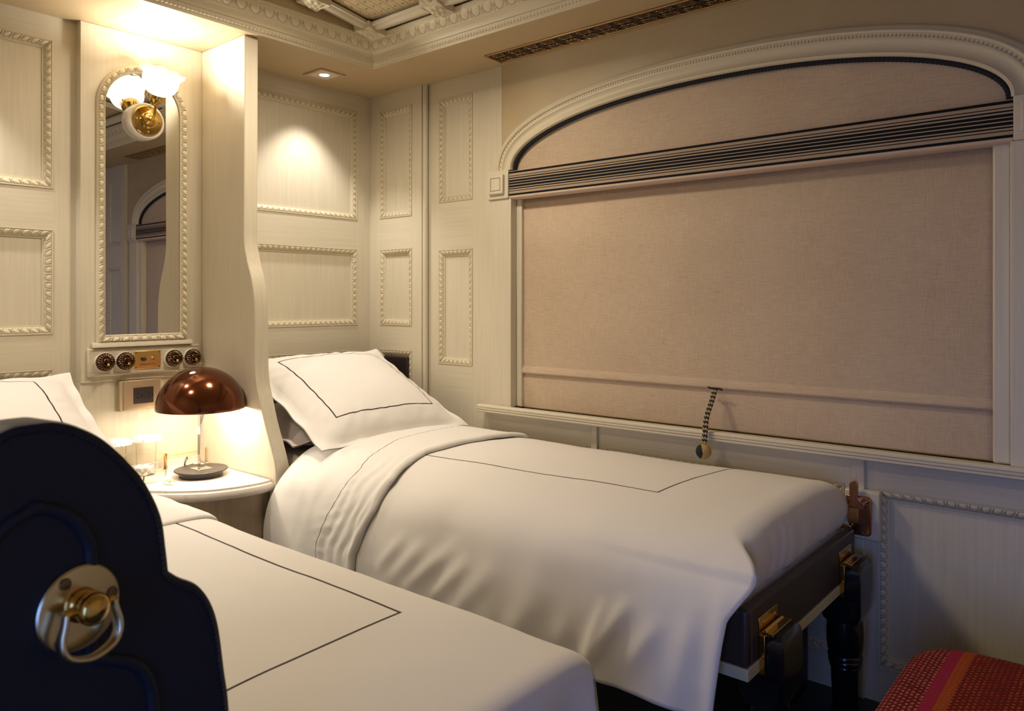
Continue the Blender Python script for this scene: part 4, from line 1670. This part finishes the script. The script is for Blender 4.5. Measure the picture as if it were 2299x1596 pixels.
# foot end: continue the last row over the end of the mattress and tuck it behind the rail
jn = int(np.searchsorted(S1, s_sh - 0.005))
last, prev = P1[-1, :jn + 1], P1[-2, :jn + 1]
cap = [last]
capu = [U1[-1, :jn + 1]]
arc = [(0.020, -0.003), (0.038, -0.010), (0.052, -0.022), (0.061, -0.040), (0.066, -0.066), (0.066, -0.096), (0.060, -0.126), (0.050, -0.150), (0.038, -0.168)]
for k, (dx, dz) in enumerate(arc):
    row = []
    for j in range(jn + 1):
        x, y, z = last[j]
        f = j / jn
        ztop = max(z, 0.60)
        low = 0.548
        zz = ztop + (low - ztop) * min(1.0, (-dz) / 0.168)
        if z < 0.66:
            zz = z + (low - z) * min(1.0, (-dz) / 0.168)
        pl = 0.010 * (k / 8) * (1 - abs(k - 5) / 8) * (math.sin(f * 70 + 3 * fbm(f * 6, 1.0, 2.0)) * (0.12 + 1.0 * max(0, f - 0.5))) + 0.006 * (k / 8) * fbm(f * 9, k * 0.2, 3.0)
        corner = max(0.0, (f - 0.86) / 0.14)
        pull = min(1.0, max(0.0, (x - XE) / 0.115))
        row.append((x + dx * (1 - pull) - 0.10 * pull * min(1.0, (k + 1) / 5) + pl, y + 0.09 * corner * min(1.0, (k + 1) / 6), zz))
    cap.append(row)
    capu.append(np.array([(2.6, 9.0)] * (jn + 1)))
mb = MB()
mb.grid(P1, uv=U1, flip=False)
mb.grid(np.array(cap), uv=np.array(capu))
mb.build('cover', 'duvet_window', duv, recalc=False, smooth=180, solid=0.007, off=1.0, weld=True)

# turned back top of the duvet
SECF = resample(catmull([(-0.036, 0.61), (-0.038, 0.66), (-0.060, 0.700), (-0.16, 0.724), (-0.36, 0.736), (-0.58, 0.734), (-0.75, 0.718), (-0.862, 0.684), (-0.932, 0.62), (-0.968, 0.53), (-0.985, 0.43), (-0.993, 0.33)], 12), 90)
SF = np.r_[0, np.cumsum(np.linalg.norm(np.diff(SECF, axis=0), axis=1))]


def flap_span(s):
    z = float(np.interp(s, SF, SECF[:, 1]))
    yv = float(np.interp(s, SF, SECF[:, 0]))
    t = (s - 0.1) / (SF[-1] - 0.1)
    x1 = np.interp(s, [0.0, 0.12, 0.70, 0.92, 1.05, 1.20], [1.115, 1.120, 1.125, 1.195, 1.185, 1.120])
    xl = np.interp(s, [0.0, 0.12, 0.62, 0.92, 1.05, 1.20], [0.80, 0.815, 0.885, 1.005, 0.975, 0.915])
    x0 = np.interp(s, [0.0, 0.62, 0.92, 1.05, 1.20], [0.64, 0.64, 0.640, 0.615, 0.575])
    return x0, xl, x1


mb = MB()
nx, nsf = 70, len(SECF)
tn = np.gradient(SECF, axis=0)
tn /= np.linalg.norm(tn, axis=1)[:, None]
nf = np.stack([tn[:, 1], -tn[:, 0]], 1)
PF, UF = np.zeros((nx, nsf, 3)), np.zeros((nx, nsf, 2))
for j in range(nsf):
    x0, xl, x1 = flap_span(SF[j])
    side_k = min(1.0, max(0.0, (SF[j] - 0.75) / 0.15))
    for i in range(nx):
        t = i / (nx - 1)
        x = x0 + (x1 - x0) * t
        u = x - xl
        d = 0.002 * fbm(x * 6, SF[j] * 5, 7.0, 3)
        pucker = math.exp(-((u - 0.02) / 0.06) ** 2)
        d += (0.0008 + 0.0010 * side_k) * pucker * math.sin(SF[j] * 150 + u * 55 + 3 * fbm(SF[j] * 8, u * 5, 1.0))
        if u > 0.02:
            d += side_k * 0.0022 * math.sin(u * 120 + 4.5 * fbm(x * 5, SF[j] * 5, 2.0)) * min(1, u / 0.05)
            d += (1 - side_k) * 0.0022 * fbm(x * 16, SF[j] * 9, 3.0, 2)
        else:
            d += side_k * 0.003 * math.sin((x * 22 - SF[j] * 16)) + side_k * 0.004 * fbm(x * 9, SF[j] * 5, 5.0, 2)
        e = max(0.0, (t - 0.94) / 0.06)
        d += 0.006 * math.sin(math.pi * min(1, e)) - 0.008 * max(0.0, e - 0.6) / 0.4
        PF[i, j] = (x + 0.004 * fbm(SF[j] * 9, 3.3, 1.0) * t, SECF[j][0] + nf[j][0] * (d + 0.004), SECF[j][1] + nf[j][1] * (d + 0.004))
        UF[i, j] = (u + 0.4, SF[j])
mb.grid(PF, uv=UF)
M['flap_cotton'] = linen('turned_back_cotton', (0.80, 0.775, 0.73), uline=0.4, hw=0.0017, rects_line=(0.10, 0.05, 0.045))
mb.build('turned_back_top', 'flap_cotton', duv, recalc=False, smooth=180, solid=0.012, off=1.0)


# pillows
def pillow(name, label, c, w, l, th, tilt, mat, roll=0.0, yaw=0.0, sag=0.0, group=None, seed=0.0, flange=0.03):
    """w along y, l down the slope; tilt = slope from the head end (high) to the foot end (low)"""
    n = 56
    s = np.linspace(-1, 1, n)
    S, T = np.meshgrid(s, s, indexing='ij')
    fl = 1 - 2 * flange / min(w, l)
    A, B = np.clip(np.abs(S) / fl, 0, 1), np.clip(np.abs(T) / fl, 0, 1)
    body = (1 - A ** 2.6) ** 0.62 * (1 - B ** 2.6) ** 0.62
    X = S * w / 2 * (1 - 0.055 * (1 - T ** 2) * np.abs(S) ** 2)
    Y = T * l / 2 * (1 - 0.055 * (1 - S ** 2) * np.abs(T) ** 2)
    o = thing(name, c, label, 'pillow', group)
    mb = MB()
    ct, st = math.cos(tilt), math.sin(tilt)
    cy_, sy_ = math.cos(yaw), math.sin(yaw)
    for sg in (1, -1):
        H = sg * (th / 2 * body + 0.0025)
        for i in range(n):
            for j in range(n):
                ang = math.atan2(T[i, j], S[i, j])
                rr = max(A[i, j], B[i, j])
                cr = 1 - abs(abs(S[i, j]) - abs(T[i, j]))
                wr = 0.0045 * fbm(S[i, j] * 2.2 + seed, T[i, j] * 2.2, 2.0 * sg, 2)
                wr += 0.0075 * rr ** 3 * (1 - rr ** 14) * math.sin(22 * ang + 5 * fbm(S[i, j] * 2.5, T[i, j] * 2.5, seed)) * (0.4 + 0.9 * abs(fbm(S[i, j] * 1.7, T[i, j] * 1.7, seed + 3.0)))
                H[i, j] += sg * wr * body[i, j] ** 0.25 if body[i, j] > 0 else 0.004 * math.sin(14 * (S[i, j] + T[i, j]) + seed)
        Z = H - sag * (T * (T > 0)) ** 2
        # local: slope axis runs to +x and down
        lx = Y * ct + Z * st
        lz = -Y * st + Z * ct
        ly = X
        PX = c[0] + lx * cy_ - ly * sy_
        PY = c[1] + lx * sy_ + ly * cy_
        PZ = c[2] + lz + roll * ly
        mb.grid(np.stack([PX, PY, PZ], -1), uv=np.stack([X + 0.5, Y + 0.5], -1), flip=(sg > 0))
    mb.build('pillowcase', mat, o, recalc=False, smooth=180)
    return o


M['pillow_cotton'] = linen('bordered_pillow_cotton', LIN, rect=(0.5, 0.262, 0.505, 0.225), hw=0.0027)
pillow('pillow', 'white pillow with brown border line leaning at the head of the window bed', (0.462, -0.475, 0.875), 0.80, 0.72, 0.19, R(26), 'pillow_cotton', roll=0.0, seed=1.0)
pillow('pillow', 'under pillow with shade in its grey colour beneath the bordered pillow of the window bed', (0.33, -0.50, 0.752), 0.76, 0.56, 0.155, R(7), 'sheet_shaded', seed=4.0)
pillow('pillow', 'white pillow with brown border line on the bed behind the navy chair', (0.36, -1.90, 0.86), 0.84, 0.66, 0.18, R(27), 'pillow_cotton', seed=8.0)

# ---------------------------------------------------------------- nearer bed
bed2 = thing('pull_out_bed', (1.2, -1.78, 0.0), 'single bed nearest the camera behind the navy chair back', 'bed')
mb = MB()
mb.box(0.03, 2.30, -2.04, -1.50, 0.38, 0.585)
mb.build('mattress', 'sheet', bed2, bevel=0.06, seg=6)
mb = MB()
mb.box(0.03, 2.33, -2.05, -1.47, 0.28, 0.40)
mb.build('bed_frame', 'leather_brown', bed2, bevel=0.008, seg=3)
mb = MB()
mb.box(2.315, 2.345, -2.05, -1.468, 0.262, 0.285)
mb.build('brass_foot_strip', 'brass', bed2, bevel=0.002)
for lx, ly in ((2.2, -1.53), (2.2, -2.0), (0.15, -1.53), (0.15, -2.0)):
    mb = MB()
    mb.lathe([(0.0001, 0.28), (0.035, 0.28), (0.035, 0.2), (0.028, 0.19), (0.03, 0.18), (0.022, 0.03), (0.028, 0.0), (0.0001, 0.0)], (lx, ly, 0), (0, 0, 1), 20)
    mb.build('leg', 'black_wood', bed2, recalc=False)
M['duvet_near'] = linen('bordered_duvet_cotton_near', LIN, rect=(1.30, 0.680, 0.585, 0.235))
duv2 = thing('duvet', (1.3, -1.78, 0.36), 'white duvet with thin brown border line on the bed nearest the camera', 'duvet')
SEC2 = resample(catmull([(-1.425, 0.33), (-1.418, 0.45), (-1.418, 0.55), (-1.424, 0.612), (-1.440, 0.636), (-1.50, 0.646), (-1.65, 0.648), (-1.85, 0.645), (-2.0, 0.63), (-2.07, 0.59), (-2.095, 0.5), (-2.10, 0.34)], 12), 110)
S2 = np.r_[0, np.cumsum(np.linalg.norm(np.diff(SEC2, axis=0), axis=1))]


def duvet2_disp(x, s, y, z, i, j):
    return 0.005 * fbm(x * 2.4, s * 2.4, 21.0, 2) + 0.001 * fbm(x * 9, s * 7, 5.0, 2)


XE2 = 2.335
xs = np.linspace(0.72, XE2, 130)
s_e = float(np.interp(1.0, np.linspace(0, 1, 2), [0, 1]))
jl = int(np.argmax(SEC2[:, 1] > 0.625))
jr = len(SEC2) - 1 - int(np.argmax(SEC2[::-1, 1] > 0.60))
s_line = float(np.interp(1.547, -SEC2[jl:jr, 0], S2[jl:jr]))
P2, U2, _ = bedspread_grid(xs, SEC2, duvet2_disp, None, lambda x, s, i, j: (x, s - s_line + 0.35), 1.0)
rows, rowsu = [P2[-1]], [U2[-1]]
for k, (dx, dz) in enumerate([(0.014, -0.002), (0.026, -0.007), (0.035, -0.016), (0.040, -0.032), (0.043, -0.07), (0.045, -0.12), (0.047, -0.18), (0.049, -0.24), (0.051, -0.31)]):
    row = []
    for j in range(len(SEC2)):
        x, y, z = P2[-1, j]
        hang = max(0.0, -dz)
        f = min(1.0, hang / 0.09)
        zz = z + dz if z > 0.6 else max(z - 0.0, z + dz * 0.15)
        wv = 0.010 * f * math.sin(y * 34 + 2 * fbm(y * 4, k * 0.2, 3.0)) * min(1, hang / 0.15)
        yy = y - 0.015 * f * (y > -1.47) * (z < 0.62)
        row.append((x + dx * (1 if z > 0.6 else 0.55 + 0.25 * (z - 0.33) / 0.27) + wv, yy, zz))
    rows.append(row)
    rowsu.append(np.array([(9.0, 9.0)] * len(SEC2)))
# the embroidered line needs continuous coordinates over the rounded foot
for k in range(1, len(rowsu)):
    rowsu[k] = np.stack([np.full(len(SEC2), XE2 + 0.02 * k), U2[-1, :, 1]], 1)
mb = MB()
mb.grid(P2, uv=U2)
mb.grid(np.array(rows), uv=np.array(rowsu))
mb.build('cover', 'duvet_near', duv2, recalc=False, smooth=180, solid=0.007, off=1.0, weld=True)
# its turned back top
mb = MB()
xs = np.linspace(0.66, 1.03, 30)
P3, U3, _ = bedspread_grid(xs, SEC2, lambda x, s, y, z, i, j: 0.014 + 0.003 * fbm(x * 9, s * 5, 2.0, 2) - 0.007 * max(0, (i - 26) / 3) ** 2, None, None, 1.0)
mb.grid(P3, uv=U3)
mb.build('turned_back_top', 'sheet', duv2, recalc=False, smooth=180, solid=0.012, off=1.0)

# ---------------------------------------------------------------- copper bed latch on the wainscot
lt = thing('bed_latch', (2.45, 0.01, 0.53), 'copper pull latch on the wainscot at the foot of the window bed', 'latch')
mb = MB()
mb.box(2.395, 2.502, -0.012, YW, 0.520, 0.676)
mb.build('backing_block', 'paint_v', lt, bevel=0.006)
mb = MB()
rr = [(2.402, 0.535), (2.470, 0.535), (2.479, 0.543), (2.480, 0.65), (2.470, 0.660), (2.402, 0.660)]
mb.prism(rr, -0.024, -0.010, lambda u, v, d: (u, d, v))
pl = mb.build('plate', 'copper', lt, bevel=0.004, seg=3)
for x, z in ((2.467, 0.648), (2.467, 0.548), (2.410, 0.648)):
    mb = MB()
    mb.lathe([(0.0075, 0.0), (0.0065, 0.003), (0.003, 0.0035), (0.0001, 0.002)], (x, -0.024, z), (0, -1, 0), 16)
    mb.build('screw', 'copper', pl, recalc=False)
mb = MB()
lev = catmull([(2.418, 0.640), (2.4175, 0.690), (2.4205, 0.703), (2.430, 0.708), (2.4395, 0.703), (2.4425, 0.690), (2.4425, 0.662), (2.449, 0.648), (2.460, 0.640), (2.460, 0.622), (2.448, 0.620), (2.412, 0.622), (2.408, 0.635)], 5, True)
mb.prism(lev, -0.038, -0.026, lambda u, v, d: (u, d, v))
lv = mb.build('pull_lever', 'copper', lt, bevel=0.003, seg=3)
mb = MB()
mb.prism([(-0.022, 0.626), (-0.046, 0.626), (-0.052, 0.600), (-0.052, 0.578), (-0.022, 0.572)], 2.416, 2.448, lambda u, v, d: (d, u, v))
mb.build('catch', 'bronze_catch', lt, bevel=0.002)
lettering('PULL', 0.017, (2.430, -0.0385, 0.667), Matrix(((0, -1, 0), (0, 0, -1), (1, 0, 0))).to_euler(), lv, 'copper', 0.0008, 0.0003)
mb = MB()
mb.box(2.380, 2.425, -0.052, -0.020, 0.556, 0.570)
mb.build('striker_plate', 'brass', lt, bevel=0.002)

# ---------------------------------------------------------------- navy chair close to the camera
hd = R(100.5)
A_ = np.array((math.cos(hd), math.sin(hd), 0.0))
SC = 0.70 / 0.54
Qd = 0.70
qr = np.array((-1.0826, 0.3947, -0.4021))
Q = np.array(CAM) + qr * Qd
org = Q + A_ * (-0.036)
ch = thing('dining_chair', (float(org[0]), float(org[1]), 0.0), 'navy leather chair with scalloped back and brass ring pull close to camera', 'chair')
# chair frame: local x = outward from the back's rear face, local y = along the back (right in the picture), z up
ch.rotation_euler = (0, 0, hd - math.pi / 2)
QZ = float(Q[2])
half = [(0.0, 0.174), (0.020, 0.1725), (0.043, 0.163), (0.068, 0.146), (0.097, 0.115), (0.114, 0.089), (0.127, 0.058), (0.132, 0.026), (0.135, 0.001), (0.148, -0.010), (0.170, -0.025), (0.186, -0.047),
        (0.197, -0.078), (0.205, -0.13), (0.212, -0.181), (0.218, -0.30), (0.212, -0.55)]
right = catmull(half[:9], 6).tolist()[:-1] + catmull(half[8:], 6).tolist()
right = [(a, QZ + z) for a, z in right]
outl = right + [(-a, z) for a, z in right[::-1]][:-1]
mb = MB()
TH = 0.055
# padded slab: front and rear faces slightly inset, full outline in between
n = len(outl)
cpt = np.array(outl)
cen = np.array((0.0, QZ - 0.2))


def inset(d):
    nx_ = np.roll(cpt, -1, 0) - np.roll(cpt, 1, 0)
    nx_ /= np.linalg.norm(nx_, axis=1)[:, None] + 1e-9
    nr = np.stack([nx_[:, 1], -nx_[:, 0]], 1)
    if ((cpt - cen) * nr).sum() < 0:
        nr = -nr
    return cpt - nr * d


rings = []
for d, x in ((0.006, 0.0), (0.0015, -0.002), (0.0, -0.006), (0.0, -TH + 0.01), (0.003, -TH + 0.003), (0.008, -TH)):
    rings.append([(x, a, z) for a, z in inset(d)])
mb.grid(np.array(rings), close_v=True)
mb.add(rings[0], [tuple(range(n))])
mb.add(rings[-1], [tuple(range(n))[::-1]])
back = mb.build('backrest', 'leather_navy', ch, local=True, recalc=True, smooth=35)
mb = MB()
pr = inset(0.009)
kk = len(right)
edge_r = [(0.0006, a, z) for a, z in pr[:kk]]
edge_l = [(0.0006, -a, z) for _, a, z in edge_r]
st = resample(edge_r, 140)
for i in range(0, 139):
    p, q = st[i], st[i + 1]
    mb.tube([p + (q - p) * 0.15, p + (q - p) * 0.85], 0.0012, 5)
st = resample(edge_l, 140)
for i in range(0, 139):
    p, q = st[i], st[i + 1]
    mb.tube([p + (q - p) * 0.15, p + (q - p) * 0.85], 0.0012, 5)
mb.build('seam_stitching', 'leather_navy', back, local=True, recalc=False)
pip = [(-0.003, 0.0983), (0.0, 0.0985), (0.022, 0.090), (0.039, 0.073), (0.049, 0.052), (0.050, 0.036), (0.050, 0.0), (0.0495, -0.040), (0.058, -0.058), (0.0775, -0.068), (0.097, -0.081), (0.110, -0.104), (0.115, -0.136), (0.118, -0.25), (0.12, -0.5)]
for sg in (1, -1):
    mb = MB()
    pts = catmull([(-0.0008, sg * a, QZ + z) for a, z in pip], 8)
    mb.tube(pts, 0.0065, 12)
    mb.build('quilted_piping', 'leather_navy', back, local=True, recalc=False, smooth=60)
# ring pull
hy, hz = 0.037, QZ - 0.002
mb = MB()
mb.lathe([(0.0001, 0.0065), (0.030, 0.0065), (0.0375, 0.006), (0.039, 0.0045), (0.039, 0.0)], (0.0, hy, hz), (1, 0, 0), 56)
plate = mb.build('handle_plate', 'brass_light', ch, local=True, recalc=False)
for ang in (118, 10, -128):
    mb = MB()
    mb.lathe([(0.0056, 0.0), (0.0052, 0.0012), (0.0001, 0.0016)], (0.0066, hy + 0.0305 * math.cos(R(ang)), hz + 0.0305 * math.sin(R(ang))), (1, 0, 0), 16)
    mb.build('screw', 'screw_dark', plate, local=True, recalc=False)
mb = MB()
mb.lathe([(0.016, 0.0), (0.0155, 0.005), (0.012, 0.008), (0.0125, 0.012), (0.0148, 0.017), (0.0145, 0.023), (0.010, 0.028), (0.0001, 0.030)], (0.0065, hy, hz + 0.004), (1, 0, 0), 36)
mb.tube([(0.019, hy - 0.023, hz + 0.004), (0.019, hy + 0.023, hz + 0.004)], 0.0042, 12)
mb.build('knob', 'brass', plate, local=True, recalc=False, smooth=50)
mb = MB()
rp = [(0.022, 0.004), (0.0235, -0.004), (0.0265, -0.016), (0.0255, -0.027), (0.018, -0.036), (0.0, -0.041), (-0.018, -0.036), (-0.0255, -0.027), (-0.0265, -0.016), (-0.0235, -0.004), (-0.022, 0.004)]
pts = catmull([(0.019 + 0.10 * (0.004 - z), hy + a, hz + z) for a, z in rp], 8)
mb.tube(pts, 0.0035, 14, flat=1.9, up=(0, 1, 0))
mb.build('ring', 'brass_light', plate, local=True, recalc=False, smooth=60)
# seat and legs below the frame
mb = MB()
mb.box(-0.47, -0.045, -0.215, 0.215, 0.37, 0.475)
mb.build('seat', 'leather_navy', ch, local=True, bevel=0.03, seg=4)
for lx, ly in ((-0.03, -0.18), (-0.03, 0.18), (-0.44, -0.19), (-0.44, 0.19)):
    mb = MB()
    mb.grid(np.array([[(lx + sx_ * w, ly + sy_ * w, z) for sx_, sy_ in ((-1, -1), (1, -1), (1, 1), (-1, 1))] for w, z in ((0.013, 0.0), (0.020, 0.40))]), close_v=True)
    mb.build('leg', 'black_wood', ch, local=True, smooth=0)

# ---------------------------------------------------------------- woven bench at the right edge
ot = thing('ottoman', (3.0, -0.80, 0.0), 'red and orange woven upholstered bench by the window wall', 'ottoman')
OX0, OX1, OY0, OY1, OZ = 2.705, 3.40, -1.25, -0.475, 0.455


def rounded(t, lo, hi, r):
    return lo, hi


mb = MB()
nu, nv = 60, 60
hx, hy2 = (OX1 - OX0) / 2, (OY1 - OY0) / 2
cx2, cy2 = (OX0 + OX1) / 2, (OY0 + OY1) / 2
layers = [(0.16, 0.0), (0.10, 0.0), (0.06, 0.002), (0.03, 0.007), (0.012, 0.018), (0.003, 0.035), (0.0, 0.055), (0.0, 0.12), (0.004, 0.155), (0.010, 0.165)]
rings, ruv = [], []
for ins, dz in layers:
    ring, ru = [], []
    r = max(0.004, 0.075 - ins * 0.5)
    ax, ay = hx - ins, hy2 - ins
    for q in range(96):
        a = 2 * math.pi * q / 96
        ee = 7.0
        c, s = math.cos(a), math.sin(a)
        k = (abs(c) ** ee + abs(s) ** ee) ** (-1 / ee)
        x, y = cx2 + ax * c * k, cy2 + ay * s * k
        crown = 0.018 * (1 - ((x - cx2) / hx) ** 2) * (1 - ((y - cy2) / hy2) ** 2)
        ring.append((x, y, OZ - dz + crown))
        drop = max(0.0, dz - 0.03)
        ru.append(((x - OX0) * 1.0 + (0.13 if x > OX0 + 0.0 else 0) - (drop if c < -0.7 else 0), (y - OY0) + (drop if abs(s) > 0.75 else 0)))
    rings.append(ring)
    ruv.append(ru)
mb.grid(np.array(rings), uv=np.array(ruv) * np.array((1.6, 1.6)), close_v=True)
top = [tuple(p) for p in rings[0]]
ctr = (cx2, cy2, OZ + 0.018)
mb.add(top + [ctr], [(i, (i + 1) % 96, 96) for i in range(96)], 0, uv=[((p[0] - OX0 + 0.13) * 1.6, (p[1] - OY0) * 1.6) for p in top + [ctr]])
mb.build('cushion', 'kilim', ot, recalc=True, smooth=60)
mb = MB()
mb.box(OX0 + 0.02, OX1 - 0.02, OY0 + 0.02, OY1 - 0.02, 0.06, 0.30)
mb.build('base', 'leather_black', ot, bevel=0.01)
for lx in (OX0 + 0.06, OX1 - 0.06):
    for ly in (OY0 + 0.06, OY1 - 0.06):
        mb = MB()
        mb.lathe([(0.0001, 0.0), (0.018, 0.0), (0.024, 0.062), (0.0001, 0.062)], (lx, ly, 0), (0, 0, 1), 16)
        mb.build('foot', 'black_wood', ot, recalc=False)
